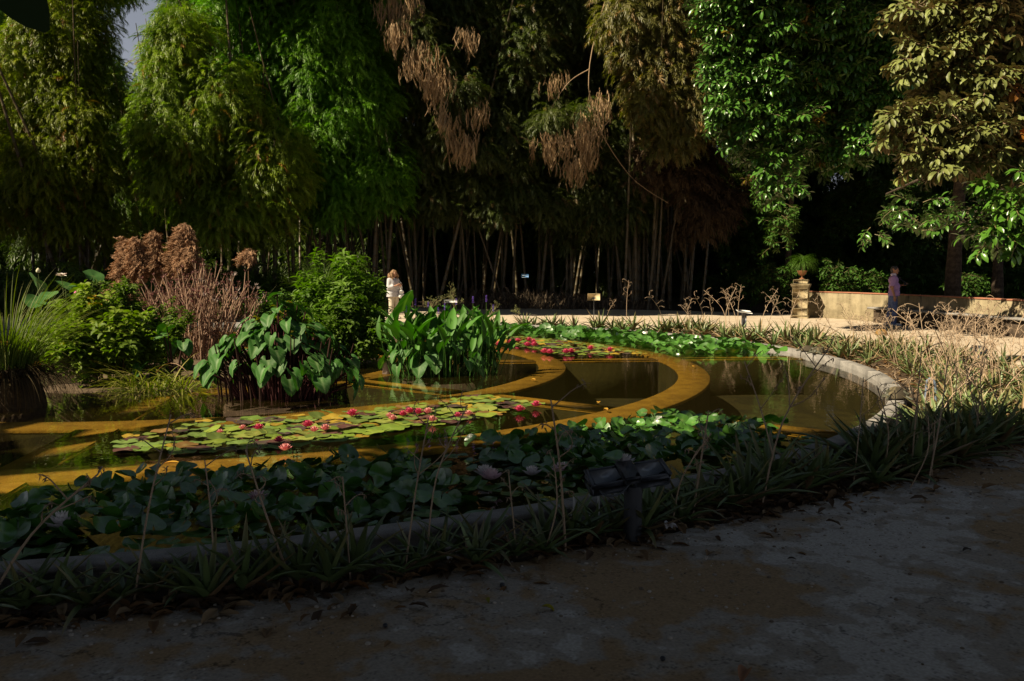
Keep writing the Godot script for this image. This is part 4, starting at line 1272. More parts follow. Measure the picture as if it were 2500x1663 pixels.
	# strappy yellowish clump at the water's edge
	var yl := thing("strap_leaf_clump", "sprawling clump of yellow-green strap leaves at the water's edge", "plant", Vector3(-4.65, 0.08, -11.15))
	for k in 4:
		var s := Shape.new()
		tuft(s, 48, 0.22, Vector2(0.45, 0.85), 0.020, Vector2(0.15, 1.25), Vector2(1.0, 2.4), Color(0.10, 0.15, 0.02), Color(0.30, 0.29, 0.06), Color(0.42, 0.30, 0.10), Vector3(-0.33 + 0.22 * k, 0.0, rf(-0.15, 0.15)))
		obj("leaves", s.done(), M.soft, yl, "stuff")
	var bent := Shape.new()
	blade(bent, Vector3(0.05, 0.25, 0.1), Vector3(0.5, 0.55, 0.2), 0.85, 0.02, 2.6, 9, Color(0.42, 0.28, 0.18), Color(0.42, 0.28, 0.18))
	obj("bent_leaf", bent.done(), M.dry, yl)
	# airy weeds standing against the dark grove
	for w in [[Vector3(-0.75, 0.1, -24.6), 0.75, 0.5, "airy branching weed at the left end of the sunlit far path"], [Vector3(0.35, 0.1, -24.4), 0.7, -0.45, "arching airy weed on the kerb right of the purple-spiked clump"], [Vector3(-2.3, 0.1, -24.2), 1.1, 0.05, "tall thin airy weed behind the purple-spiked clump"], [Vector3(-1.7, 0.1, -24.3), 1.15, 0.12, "taller of the thin airy weeds right of the woman"]]:
		var o := thing("airy_weed", w[3], "plant", w[0])
		var s := Shape.new()
		weed(s, Vector3.ZERO, Vector3(w[2], 1.0, 0.1).normalized(), w[1] * 0.6, 0.007, 4)
		obj("branches", s.done(), M.stalk, o)
	# mud and stones the islands grow on
	for isl in [[Vector3(-4.9, 0, -14.6), 2.8, 0.13], [Vector3(-2.85, 0, -10.6), 0.7, 0.0], [Vector3(-1.05, 0, -13.0), 0.62, 0.0], [Vector3(-5.6, 0, -11.4), 0.9, 0.11], [Vector3(-4.65, 0, -11.3), 0.55, 0.105], [Vector3(-5.8, 0, -9.75), 0.5, 0.09]]:
		var s := Shape.new()
		lathe(s, [Vector2(0, isl[2]), Vector2(isl[1] * 0.6, isl[2]), Vector2(isl[1] * 0.9, isl[2] - 0.03), Vector2(isl[1], 0.0), Vector2(isl[1] * 1.05, -0.7)], 26, Color.WHITE)
		var o := obj("island_soil", s.done(), M.soil, self, "structure")
		o.position = isl[0]
		tag(o, "muddy mound on which marsh plants grow", "soil", "island mounds")

func weed(s: Shape, at: Vector3, d: Vector3, l: float, r: float, depth: int) -> void:
	var side := Vector3(rf(-1, 1), rf(-0.2, 0.2), rf(-1, 1))
	var mid := at + d * l * 0.5 + side * l * 0.06
	var end := at + d * l
	tube(s, [at, mid, end], [r, r * 0.8, r * 0.6], 4, Color(0.16, 0.18, 0.07).lerp(Color(0.3, 0.22, 0.12), rng.randf()))
	if depth == 0:
		for i in 3:
			blade(s, end, Vector3(rf(-1, 1), rf(-0.3, 1), rf(-1, 1)), 0.022, 0.012, 0.3, 2, Color(0.24, 0.26, 0.10), Color(0.24, 0.26, 0.10), 0.3, 3)
		return
	for i in (3 if depth < 4 else 5):
		var t := rf(0.45, 1.0) if depth == 4 else rf(0.3, 1.0)
		var nd := (d + Vector3(rf(-1.0, 1.0), rf(-0.35, 0.55), rf(-0.8, 0.8))).normalized()
		weed(s, at.lerp(end, t), nd, l * rf(0.38, 0.6), r * 0.6, depth - 1)

# ------------------------------------------------------------------ water lilies
func lily_leaf(sd: int, r: float, cup: float, col: Color, n := 16) -> ArrayMesh:
	# a round leaf with a slit; cup lifts the rim
	var keep := rng.state
	rng.seed = sd
	var s := Shape.new()
	var ph := rf(0, TAU)
	var edge := shade_of(col, 0.85)
	var c := s.pt(Vector3(0, 0, 0), col.lerp(Color(0.3, 0.35, 0.12), 0.25))
	var rings := 3
	for i in n + 1:
		var a := 0.10 + (TAU - 0.20) * float(i) / n
		for k in rings:
			var t := float(k + 1) / rings
			var w := 1.0 + 0.035 * sin(a * 5.0 + ph)
			var y := cup * r * 4.0 * t * t * (0.55 + 0.45 * sin(a * 2.0 + ph)) + 0.05 * r * t * sin(a * 4.0 + ph * 2.0)
			s.pt(Vector3(sin(a) * r * t * w, y, cos(a) * r * t * w), col.lerp(edge, t))
	for i in n:
		var a := 1 + i * rings
		var b := a + rings
		s.tri(c, a, b)
		for k in rings - 1:
			s.quad(a + k, a + k + 1, b + k + 1, b + k)
	var m := s.done()
	rng.state = keep
	return m

func bloom(sd: int, r: float, n: int, outer: Color, inner: Color) -> Array:
	var keep := rng.state
	rng.seed = sd
	var s := Shape.new()
	for ring in 3:
		for i in n:
			var a := TAU * (i + 0.5 * ring) / n + rf(-0.08, 0.08)
			var el: float = [0.35, 0.75, 1.15][ring] + rf(-0.08, 0.08)
			var c := outer.lerp(inner, ring / 2.0)
			blade(s, Vector3(sin(a) * 0.012, 0.01 * ring, cos(a) * 0.012), Vector3(sin(a) * cos(el), sin(el), cos(a) * cos(el)), r * (1.0 - 0.13 * ring), r * 0.36, -0.45, 4, c, shade_of(c, 1.1), 0.45, 1)
	var st := Shape.new()
	for i in 22:
		var a := i * 2.4
		blade(st, Vector3(0, 0.02, 0), Vector3(sin(a) * 0.5, 1, cos(a) * 0.5), r * 0.38, 0.006, -0.3, 2, Color(0.7, 0.42, 0.03), Color(0.75, 0.5, 0.05), 0.2)
	rng.state = keep
	return [s.done(), st.done()]

func flower(proto: Array, label: String, group: String, at: Vector3, size: float) -> void:
	var o := thing("water_lily_flower", label, "flower", at, rf(0, TAU), group)
	o.scale = Vector3.ONE * size
	obj("petals", proto[0], M.petal, o)
	obj("stamens", proto[1], M.petal, o)

func scatter_pads(o: Node3D, called: String, meshes: Array, mat: Material, want: int, most: int, gap: float, place: Callable, put: Callable) -> void:
	var pts := []
	var rest := []
	var tries := 0
	while pts.size() < want and tries < want * 40:
		tries += 1
		var p: Vector3 = place.call()
		if is_nan(p.x):
			continue
		var ok := true
		for q in pts:
			if Vector2(p.x - q.x, p.z - q.z).length() < gap:
				ok = false
				break
		if ok:
			pts.append(p)
	pts.sort_custom(func(a, b): return a.z > b.z)
	for i in pts.size():
		var t: Transform3D = put.call(pts[i])
		var mesh: Mesh = meshes[rng.randi() % meshes.size()]
		if i < most:
			var l := obj(called, mesh, mat, o)
			l.transform = t
		else:
			rest.append(t)
	if rest.size():
		many("small_leaves", meshes[0], mat, rest, PackedColorArray(), o)

func in_sector(a0: float, a1: float, r0: float, r1: float) -> Vector3:
	return pc(rf(a0, a1), sqrt(rf(r0 * r0, r1 * r1)), WATER_Y)

func build_lilies() -> void:
	var pads := []
	for c in [Color(0.15, 0.22, 0.030), Color(0.19, 0.25, 0.035), Color(0.12, 0.19, 0.035), Color(0.22, 0.25, 0.05), Color(0.17, 0.23, 0.04), Color(0.14, 0.21, 0.05), Color(0.20, 0.11, 0.035), Color(0.10, 0.045, 0.040), Color(0.34, 0.23, 0.03), Color(0.07, 0.045, 0.04), Color(0.11, 0.15, 0.03)]:
		for k in 2:
			pads.append(lily_leaf(500 + pads.size(), 0.100 + 0.022 * k, 0.006 + 0.014 * k, shade_of(c, 0.72 + 0.25 * k)))
	var put_flat := func(p: Vector3): return Transform3D(twist(rf(0, TAU), rf(-0.05, 0.05) if rng.randf() < 0.9 else rf(0.1, 0.4), rf(-0.05, 0.05), rf(0.5, 1.15)), p + Vector3(0, rf(0.004, 0.022), 0))
	var m1 := thing("water_lily_patch", "long raft of flat yellow-green pads with pink flowers in the middle compartment", "water lily")
	var place_1 := func():
		var a := rf(12.5, 50.0)
		var lo := 6.0 + 0.7 * clampf((18.0 - a) / 6.0, 0.0, 1.0)
		var hi := 7.55 - 0.35 * smoothstep(25.0, 34.0, a) - 0.25 * smoothstep(40.0, 50.0, a) - 0.2 * clampf((17.0 - a) / 4.0, 0.0, 1.0)
		if a < 24.0 and rng.randf() < 0.3:
			return Vector3(NAN, 0, 0)
		return in_sector(a, a, lo, hi)
	scatter_pads(m1, "lily_pad", pads, M.pad, 330, 300, 0.128, place_1, put_flat)
	var m2 := thing("water_lily_patch", "far raft of flat pads with pink flowers behind the purple-spiked clump", "water lily")
	var place_2 := func():
		var a := rf(101.0, 141.0)
		var r := rf(6.0, 7.6)
		if a > 112 and r > 7.2 and rng.randf() < 0.5:
			return Vector3(NAN, 0, 0)
		return in_sector(a, a, r, r)
	scatter_pads(m2, "lily_pad", pads, M.pad, 230, 230, 0.15, place_2, put_flat)
	# standing leaves crowd each other and tilt every way
	var stand := []
	var fresh := []
	for k in 8:
		stand.append(lily_leaf(540 + k, 0.088, 0.035 + 0.035 * (k % 4), shade_of(Color(0.062, 0.165, 0.024), 0.8 + 0.07 * k), 18))
		fresh.append(lily_leaf(560 + k, 0.130, 0.035 + 0.035 * (k % 4), shade_of(Color(0.062, 0.165, 0.024), 0.8 + 0.07 * k), 14))
	var put_up := func(p: Vector3): return Transform3D(twist(rf(0, TAU), rf(-0.85, 0.85), rf(-0.7, 0.7), rf(0.5, 1.0)), p + Vector3(0, rf(0.015, 0.11), 0))
	var nl := thing("water_lily_patch", "shaded crowd of dark blue-green standing lily leaves left of the gap near the kerb", "water lily")
	var place_3 := func():
		var a := rf(11.5, 29.0)
		return in_sector(a, a, 8.5 + 0.6 * clampf((16.0 - a) / 4.5, 0, 1), 9.95)
	scatter_pads(nl, "lily_leaf", stand, M.lily, 430, 300, 0.085, place_3, put_up)
	var nr := thing("water_lily_patch", "half shaded crowd of standing lily leaves right of the gap, behind the floodlight", "water lily")
	var place_4 := func(): return in_sector(33.0, 51.0, 8.5, 9.85)
	scatter_pads(nr, "lily_leaf", stand, M.lily, 430, 300, 0.085, place_4, put_up)
	var fl := thing("water_lily_patch", "shaded flat pads floating along the near kerb and in the gap between the standing leaves", "water lily")
	var place_5 := func():
		var a := rf(6.0, 50.0)
		return in_sector(a, a, 9.5 if (a < 28 or a > 34) else 8.6, 10.3)
	scatter_pads(fl, "lily_pad", stand.slice(0, 2), M.lily, 190, 190, 0.13, place_5, put_flat)
	var far := thing("water_lily_patch", "bright glossy green mass of standing lily leaves along the far right kerb", "water lily")
	var place_6 := func():
		var a := rf(98.5, 150.0)
		return in_sector(a, a, 8.2 - 0.2 * clampf((a - 120.0) / 20.0, 0, 1), 10.25)
	scatter_pads(far, "lily_leaf", fresh, M.lily, 640, 300, 0.11, place_6, put_up)
	var fr := thing("water_lily_patch", "small far group of standing lily leaves by the kerb behind the purple-spiked clump", "water lily")
	var place_7 := func(): return in_sector(149.0, 168.0, 8.3, 10.2)
	scatter_pads(fr, "lily_leaf", fresh, M.lily, 90, 90, 0.15, place_7, put_up)
	# flowers
	var pink := [bloom(600, 0.085, 9, Color(0.50, 0.045, 0.12), Color(0.62, 0.09, 0.17)), bloom(601, 0.075, 8, Color(0.68, 0.25, 0.26), Color(0.75, 0.34, 0.32))]
	var white := [bloom(602, 0.115, 11, Color(0.72, 0.70, 0.72), Color(0.78, 0.76, 0.72)), bloom(603, 0.105, 10, Color(0.70, 0.50, 0.56), Color(0.75, 0.62, 0.62))]
	for p in [[-2.6, -8.2, 0.8], [-2.44, -8.18, 1.0], [-2.08, -7.58, 0.9], [-1.93, -7.22, 1.1], [-2.0, -8.33, 1.1], [-1.88, -8.07, 1.0], [-1.79, -8.14, 1.1], [-1.68, -8.96, 1.25], [-1.28, -8.88, 0.9], [-1.22, -8.71, 1.0], [-1.15, -8.98, 0.9], [-1.1, -9.15, 1.0], [-1.0, -9.08, 1.1], [-0.9, -9.12, 1.15], [-0.81, -8.63, 1.1], [-0.57, -8.91, 0.8], [-0.46, -9.03, 0.9], [0.08, -9.28, 1.1], [0.27, -9.6, 1.1], [-2.75, -8.0, 0.7]]:
		flower(pink[0] if rng.randf() < 0.7 else pink[1], "pink water lily flower open on the middle raft of pads", "pink flowers of the middle raft", Vector3(p[0], 0.125, p[1]), p[2] * 0.75)
	for p in [[-0.27, -17.46], [-0.06, -18.0], [0.12, -18.3], [0.37, -18.6], [0.45, -18.1], [0.31, -17.37], [0.45, -17.4], [0.6, -15.9], [0.7, -15.8], [1.0, -15.85], [1.1, -15.95], [1.52, -16.55], [1.85, -16.2]]:
		flower(pink[0], "pink water lily flower open on the far raft of pads", "pink flowers of the far raft", Vector3(p[0], 0.125, p[1]), 1.1)
	for p in [[-2.66, -4.98, 1.25, 0, "largest white water lily, near the left end of the kerb"], [-1.66, -5.5, 0.9, 1, "pinkish water lily among the shaded leaves left of the gap"], [-0.2, -6.29, 1.0, 0, "white water lily in the gap, the upper of the close pair"], [-0.15, -6.05, 1.1, 1, "pale pink water lily in the gap, the lower of the close pair"], [0.15, -6.3, 0.9, 0, "white water lily left of the pale pink one behind the floodlight"], [0.36, -6.25, 1.05, 1, "pale pink water lily just left of the floodlight"], [0.88, -6.65, 1.1, 0, "white water lily right above the floodlight"], [0.5, -7.1, 0.8, 0, "small white water lily farthest back among the shaded leaves"]]:
		flower(white[p[3]], p[4], "pale water lilies in the shade", Vector3(p[0], 0.13 + 0.03 * p[3], p[1]), p[2] * 0.8)
# ------------------------------------------------------------------ aloes and their dead flower stalks
func aloe_proto(sd: int, n: int, length: float, width: float, upright: float, col: Color, tip: Color) -> Node3D:
	rng.seed = sd
	var o := Node3D.new()
	for i in n:
		var t := float(i) / n
		var s := Shape.new()
		var k := rf(0.85, 1.15)
		var el := lerpf(0.35, 1.35, t) * upright + rf(-0.12, 0.12)
		var c := shade_of(col, rf(0.7, 1.2))
		if t < 0.4 and rng.randf() < 0.3:
			c = Color(0.24, 0.16, 0.08)
		var tc := tip if rng.randf() < 0.35 else c.lerp(tip, 0.15)
		blade(s, Vector3(0, 0.03, 0.012), Vector3(0, sin(el), cos(el)), length * k * (1.0 - 0.3 * t), width * k, rf(-0.25, 0.9), 6, c, tc, 0.38, 2)
		var l := obj("leaf", s.done(), M.aloe, o)
		l.rotation.y = i * 2.4 + rf(-0.3, 0.3)
	return o

func stalk_proto(sd: int, h: float, lean: float, col: Color, branches: int, curl: float) -> ArrayMesh:
	# a withered flower stalk whose side branches curl over
	rng.seed = sd
	var s := Shape.new()
	var top := Vector3(lean * h, h, rf(-0.15, 0.15) * h)
	var mid := Vector3(lean * h * 0.3, h * 0.55, rf(-0.05, 0.05))
	var path := smooth([Vector3.ZERO, mid, top], 6)
	var rad := []
	for i in path.size():
		rad.append(lerpf(0.0062, 0.003, float(i) / path.size()))
	tube(s, path, rad, 5, col, shade_of(col, 1.2))
	for b in branches:
		var t := lerpf(0.55, 1.0, (b + 0.5) / branches)
		var p: Vector3 = path[int(t * (path.size() - 1))]
		var a := b * 2.4 + rf(-0.5, 0.5)
		var d := Vector3(sin(a), 0.7, cos(a) * 0.8).normalized()
		var l := rf(0.12, 0.30) * h
		var br := [p]
		var ax := Vector3(rf(-1, 1), rf(-0.4, 0.4), rf(-1, 1)).normalized()
		for k in 9:
			p += d * (l / 9.0)
			br.append(p)
			if k > 1:
				d = (d + Vector3(0, 0.16, 0)).normalized().rotated(ax, curl * rf(0.6, 1.2) * k / 9.0)
		var rr := []
		for k in br.size():
			rr.append(lerpf(0.0031, 0.002, float(k) / br.size()))
		tube(s, br, rr, 4, shade_of(col, rf(0.9, 1.2)))
		for k in 9:                                  # dried florets at the curl
			var q: Vector3 = br[br.size() - 1 - k % 4]
			blade(s, q, Vector3(rf(-1, 1), rf(-1, 0.6), rf(-1, 1)), rf(0.018, 0.034), 0.007, 0.8, 2, shade_of(col, 0.75), shade_of(col, 0.9), 0.3, 1)
	return s.done()

func whereabouts(p: Vector3) -> String:          # the part of the border a plant stands in, and its row
	var d := p - POOL
	var a := rad_to_deg(atan2(d.x, d.z))
	var r := Vector2(d.x, d.z).length()
	var t := (r - 10.75) / maxf(edge_r(a) - 10.75, 0.05)
	var row: String = "kerb row" if t < 0.34 else ("middle row" if t < 0.67 else "path row")
	for e in [[13.0, "at the left end"], [18.0, "in the left half"], [23.0, "left of the gap"], [28.0, "before the gap"], [32.5, "by the floodlight post"], [37.0, "just right of the floodlight"], [43.0, "before the leaning stalks"], [48.0, "left of the corner"], [54.0, "in the dark corner"], [60.0, "right of the dark corner"], [66.0, "by the bent pipe"], [74.0, "beyond the right turtles"], [82.0, "beside the open water"], [90.0, "left of the lone floodlight"], [99.0, "by the far turtles"], [107.0, "behind the far turtles"], [115.0, "before the man"], [124.0, "before the bench wall"], [132.0, "before the pillar"]]:
		if a < e[0]:
			return "%s, %s" % [e[1], row]
	return "near the white label, %s" % row

func build_borders() -> void:
	var green := Color(0.14, 0.21, 0.070)
	var bright := green
	var dark_p := []
	var sun_p := []
	for k in 5:
		dark_p.append(aloe_proto(700 + k, 13, 0.30 + 0.035 * k, 0.050, 0.9 + 0.05 * k, green, Color(0.30, 0.22, 0.10)))
		sun_p.append(aloe_proto(720 + k, 13, 0.26 + 0.03 * k, 0.046, 0.95 + 0.04 * k, bright, Color(0.30, 0.22, 0.10)))
	rng.seed = 808
	var put := func(protos: Array, label: String, group: String, p: Vector3, size: float):
		var proto: Node3D = protos[rng.randi() % protos.size()]
		var c: Node3D = proto.duplicate()
		hang(c, "aloe_plant", self)
		c.position = p
		c.rotation = Vector3(rf(-0.12, 0.12), rf(0, TAU), rf(-0.12, 0.12))
		c.scale = Vector3.ONE * size
		tag(c, label if group.begins_with("lone") else "%s %s" % [label, whereabouts(p)], "aloe", group)
	for i in 58:                                     # near border, in the shade
		var a := lerpf(5.0, 50.0, (i + rf(-0.3, 0.3)) / 58.0)
		put.call(dark_p, "shaded near aloe", "shaded aloes of the near border", pc(a, lerpf(10.74, edge_r(a) - 0.02, rng.randf()), 0.03), rf(0.8, 1.15) + 0.3 * smoothstep(28.0, 40.0, a))
	for i in 64:                                     # the corner on the right, half in shade
		var a := rf(46.0, 62.0)
		put.call(dark_p, "shaded long-leaved aloe", "dark aloes of the right-hand corner", pc(a, lerpf(10.85, edge_r(a), rng.randf()), 0.03), rf(1.0, 1.5))
	for i in 120:                                    # right border, in the sun
		var a := rf(58.0, 100.0)
		put.call(sun_p, "sunlit pale green aloe", "sunlit aloes right of the pool", pc(a, lerpf(10.95, edge_r(a) - 0.05, rng.randf()), 0.03), rf(1.0, 1.55))
	for i in 62:
		var a := rf(99.0, 140.0)
		put.call(sun_p, "sunlit far aloe", "sunlit aloes of the far right border", pc(a, lerpf(10.85, edge_r(a) - 0.15, rng.randf()), 0.03), rf(1.3, 1.9))
	for i in 12:
		var a := [142.0, 144.5, 147.0, 150.0, 151.0, 154.5, 159.0, 163.0, 166.0, 149.0, 146.0, 156.5][i] as float
		put.call(sun_p, "single aloe on the far kerb edge against the sandy path", "lone aloes on the far kerb", pc(a, rf(10.8, 10.98), 0.03), rf(1.4, 1.9))
	for p in dark_p + sun_p:
		p.free()
	# stalks
	var tan_ := Color(0.36, 0.265, 0.18)
	var dark := tan_
	var tp := []
	var dp := []
	for k in 7:
		tp.append(stalk_proto(740 + k, rf(0.65, 1.0), [-0.5, 0.1, -0.3, 0.45, -0.7, 0.2, -0.15][k], tan_, 5 + k % 4, [1.0, 1.4, 0.8, 1.2, 1.0, 1.5, 0.7][k]))
		dp.append(stalk_proto(760 + k, rf(0.55, 0.95), [0.1, -0.15, 0.25, -0.05, 0.4, -0.35, 0.0][k], dark, 4 + k % 3, [0.5, 0.8, 0.4, 0.9, 0.6, 0.5, 1.1][k]))
	rng.seed = 909
	var put_stalk := func(m: Mesh, label: String, group: String, p: Vector3, size: float, tilt := 0.15):
		var o := obj("dry_flower_stalk", m, M.stalk)
		o.position = p
		o.rotation = Vector3(rf(-tilt, tilt), rf(-0.8, 0.8), rf(-tilt, tilt))
		o.scale = Vector3.ONE * size
		tag(o, "%s %s" % [label, whereabouts(p)] if group == "tan stalks right of the pool" else label, "flower stalk", group)
	for a in [8.0, 13.5, 17.0, 19.0, 21.0, 22.5, 24.0, 24.8, 27.5, 28.3, 29.0, 33.5, 34.6, 38.0, 40.0]:
		put_stalk.call(dp[rng.randi() % 7], "dark bare flower stalk in the shaded near border", "dark stalks of the near border", pc(a, rf(10.75, 10.95), 0.03), rf(0.85, 1.35), 0.3)
	for i in 26:
		put_stalk.call(dp[rng.randi() % 7], "dark leaning flower stalk in the shaded right-hand corner", "dark stalks of the right-hand corner", pc(rf(43.0, 64.0), rf(10.9, 11.6), 0.03), rf(0.85, 1.35), 0.4)
	for i in 84:
		var a := rf(62.0, 102.0)
		put_stalk.call(tp[rng.randi() % 7], "tan withered flower stalk", "tan stalks right of the pool", pc(a, lerpf(10.95, edge_r(a), rng.randf()), 0.03), rf(0.75, 1.3), 0.35)
	for i in 16:
		var a := rf(100.0, 133.0)
		put_stalk.call(tp[rng.randi() % 7], "tan withered flower stalk in the border before the wall", "tan stalks of the far right border", pc(a, rf(11.2, 12.4), 0.03), rf(0.9, 1.35), 0.35)
	for s in [[3.35, -25.1, 1, 1.35, "tall curled flower stalk beside the beige sign"], [2.75, -25.4, 3, 0.8, "short curled flower stalk just right of the beige sign's post"], [4.85, -24.0, 5, 1.0, "lone upright flower stalk right of the beige sign"], [6.2, -23.6, 1, 1.25, "tallest upright stalk of the group left of the white label"], [5.9, -23.5, 4, 1.25, "stalk that leans far to the left beside the white label"], [6.0, -23.6, 2, 1.1, "second leaning stalk beside the white label"]]:
		put_stalk.call(tp[s[2]], s[4], "stalks along the far kerb", Vector3(s[0], 0.03, s[1]), s[3], 0.05)
	# straw-like dead leaves and stems matted among the sunlit aloes
	var st := Shape.new()
	blade(st, Vector3(0, 0, -0.2), Vector3(0, 0.25, 1), 0.45, 0.011, 0.7, 5, Color.WHITE, Color.WHITE, 0.3)
	var at := []
	var tint := PackedColorArray()
	for i in 1000:
		var a := rf(60.0, 128.0)
		at.append(Transform3D(twist(rf(0, TAU), rf(-0.5, 0.3), rf(-0.5, 0.5), rf(0.5, 1.3)), pc(a, lerpf(10.85, edge_r(a), rng.randf()), rf(0.04, 0.22))))
		tint.append(Color(0.26, 0.18, 0.10).lerp(Color(0.48, 0.36, 0.22), rng.randf()))
	tag(many("dry_straw", st.done(), M.dry, at, tint), "pale dry leaves and stems matted among the sunlit aloes", "straw")
# ------------------------------------------------------------------ people
func net(bones: Array, cell: float, k: float, floor_y := -9.0, ceil_y := 9.0) -> ArrayMesh:
	# one closed skin round tapered bones [a, b, ra, rb] (and optional squash in z), joined by a smooth minimum
	var lo := Vector3(9, 9, 9)
	var hi := -lo
	for b in bones:
		var r: float = maxf(b[2], b[3]) + k + cell * 2
		for e in [b[0], b[1]]:
			lo = lo.min(e - Vector3.ONE * r)
			hi = hi.max(e + Vector3.ONE * r)
	var n := Vector3i(((hi - lo) / cell).ceil()) + Vector3i.ONE
	var sx := 1
	var sy := n.x
	var sz := n.x * n.y
	var f := PackedFloat32Array()
	f.resize(n.x * n.y * n.z)
	f.fill(1.0)
	for b in bones:
		var a: Vector3 = b[0]
		var ab: Vector3 = b[1] - a
		var ra: float = b[2]
		var rb: float = b[3]
		var l2 := maxf(ab.length_squared(), 1e-8)
		var m: float = maxf(ra, rb) + k + cell
		var p0 := Vector3i(((a.min(b[1]) - Vector3.ONE * m - lo) / cell).floor()).clamp(Vector3i.ZERO, n - Vector3i.ONE)
		var p1 := Vector3i(((a.max(b[1]) + Vector3.ONE * m - lo) / cell).ceil()).clamp(Vector3i.ZERO, n - Vector3i.ONE)
		for z in range(p0.z, p1.z + 1):
			for y in range(p0.y, p1.y + 1):
				var id := z * sz + y * sy + p0.x
				for x in range(p0.x, p1.x + 1):
					var p := lo + Vector3(x, y, z) * cell - a
					var t := clampf(p.dot(ab) / l2, 0.0, 1.0)
					var d := (p - ab * t).length() - lerpf(ra, rb, t)
					var o := f[id]
					var h := maxf(k - absf(d - o), 0.0) / k
					f[id] = minf(d, o) - h * h * k * 0.25
					id += 1
	if floor_y > -9.0 or ceil_y < 9.0:
		for z in n.z:
			for y in n.y:
				var wy := lo.y + y * cell
				var cut := maxf(floor_y - wy, wy - ceil_y)
				for x in n.x:
					var id := z * sz + y * sy + x
					f[id] = maxf(f[id], cut)
	var s := Shape.new()
	var at := {}
	var corner := [0, sx, sy, sx + sy, sz, sx + sz, sy + sz, sx + sy + sz]
	for z in n.z - 1:
		for y in n.y - 1:
			for x in n.x - 1:
				var id := z * sz + y * sy + x
				var inside := 0
				for c in corner:
					if f[id + c] < 0.0:
						inside += 1
				if inside == 0 or inside == 8:
					continue
				var sum := Vector3.ZERO
				var cnt := 0
				for e in 12:
					var c0: int = [0, 2, 4, 6, 0, 1, 4, 5, 0, 1, 2, 3][e]
					var c1: int = c0 + (1 if e < 4 else (2 if e < 8 else 4))
					var v0 := f[id + corner[c0]]
					var v1 := f[id + corner[c1]]
					if (v0 < 0.0) != (v1 < 0.0):
						var t := v0 / (v0 - v1)
						var q0 := Vector3(c0 & 1, (c0 >> 1) & 1, c0 >> 2)
						var q1 := Vector3(c1 & 1, (c1 >> 1) & 1, c1 >> 2)
						sum += q0.lerp(q1, t)
						cnt += 1
				at[id] = s.pt(lo + (Vector3(x, y, z) + sum / cnt) * cell, Color.WHITE)
	for id in at:
		for ax in 3:
			var d: int = [sx, sy, sz][ax]
			var u: int = [sy, sz, sx][ax]
			var w: int = [sz, sx, sy][ax]
			var in0 := f[id] < 0.0
			if in0 == (f[id + d] < 0.0):
				continue
			if not (at.has(id - u) and at.has(id - w) and at.has(id - u - w)):
				continue
			if in0:
				s.quad(at[id], at[id - w], at[id - u - w], at[id - u])
			else:
				s.quad(at[id], at[id - u], at[id - u - w], at[id - w])
	return s.done()

func head_bones(c: Vector3, tilt: float, turn: float) -> Array:
	# c is the middle of the skull; face towards +z before tilt and turn
	var b := Basis(Vector3.UP, turn) * Basis(Vector3.RIGHT, tilt)
	var P := func(x: float, y: float, z: float) -> Vector3: return c + b * Vector3(x, y, z)
	return [[P.call(0, 0.035, -0.02), P.call(0, 0.02, 0.015), 0.082, 0.078], [P.call(0, -0.03, 0.03), P.call(0, -0.075, 0.05), 0.058, 0.040], [P.call(0, -0.005, 0.095), P.call(0, -0.03, 0.108), 0.009, 0.014],
		[P.call(-0.02, -0.07, 0.082), P.call(0.02, -0.07, 0.082), 0.010, 0.010], [P.call(-0.075, 0.0, -0.005), P.call(-0.078, -0.03, -0.0), 0.014, 0.010], [P.call(0.075, 0.0, -0.005), P.call(0.078, -0.03, 0.0), 0.014, 0.010], [P.call(-0.035, 0.022, 0.078), P.call(0.035, 0.022, 0.078), 0.012, 0.012]]

func hand_bones(w: Vector3, dir: Vector3, palm_n: Vector3, curl: float, side: float) -> Array:
	var x := dir.cross(palm_n).normalized() * side
	var out := [[w, w + dir * 0.075, 0.026, 0.030], [w + x * 0.012, w + dir * 0.07 + x * 0.022, 0.018, 0.016], [w - x * 0.012, w + dir * 0.07 - x * 0.022, 0.018, 0.016]]
	for i in 4:
		var p := w + dir * 0.082 + x * (0.028 - 0.0185 * i)
		var l: float = [0.070, 0.080, 0.074, 0.056][i]
		var d1 := (dir + palm_n * curl * 0.5).normalized()
		var d2 := (dir + palm_n * curl * 1.6).normalized()
		out.append([p, p + d1 * l * 0.5, 0.0088, 0.0082])
		out.append([p + d1 * l * 0.5, p + d1 * l * 0.5 + d2 * l * 0.5, 0.0082, 0.0070])
	var q := w + dir * 0.02 + x * 0.024
	var t1 := (dir * 0.6 + x * 0.8).normalized()
	out.append([q, q + t1 * 0.04, 0.012, 0.0095])
	out.append([q + t1 * 0.04, q + t1 * 0.04 + (dir + palm_n * curl * 0.5).normalized() * 0.032, 0.0095, 0.008])
	return out

func merge(meshes: Array) -> ArrayMesh:
	var st := SurfaceTool.new()
	for m in meshes:
		st.append_from(m, 0, Transform3D())
	return st.commit()

func eyes(o: Node3D, c: Vector3, tilt: float, turn: float) -> void:
	var b := Basis(Vector3.UP, turn) * Basis(Vector3.RIGHT, tilt)
	for x in [-0.031, 0.031]:
		var s := SphereMesh.new()
		s.radius = 0.010
		s.height = 0.02
		s.radial_segments = 10
		s.rings = 6
		var e := obj("eye", s, M.metal_dark, o)
		e.position = c + b * Vector3(x, 0.003, 0.082)

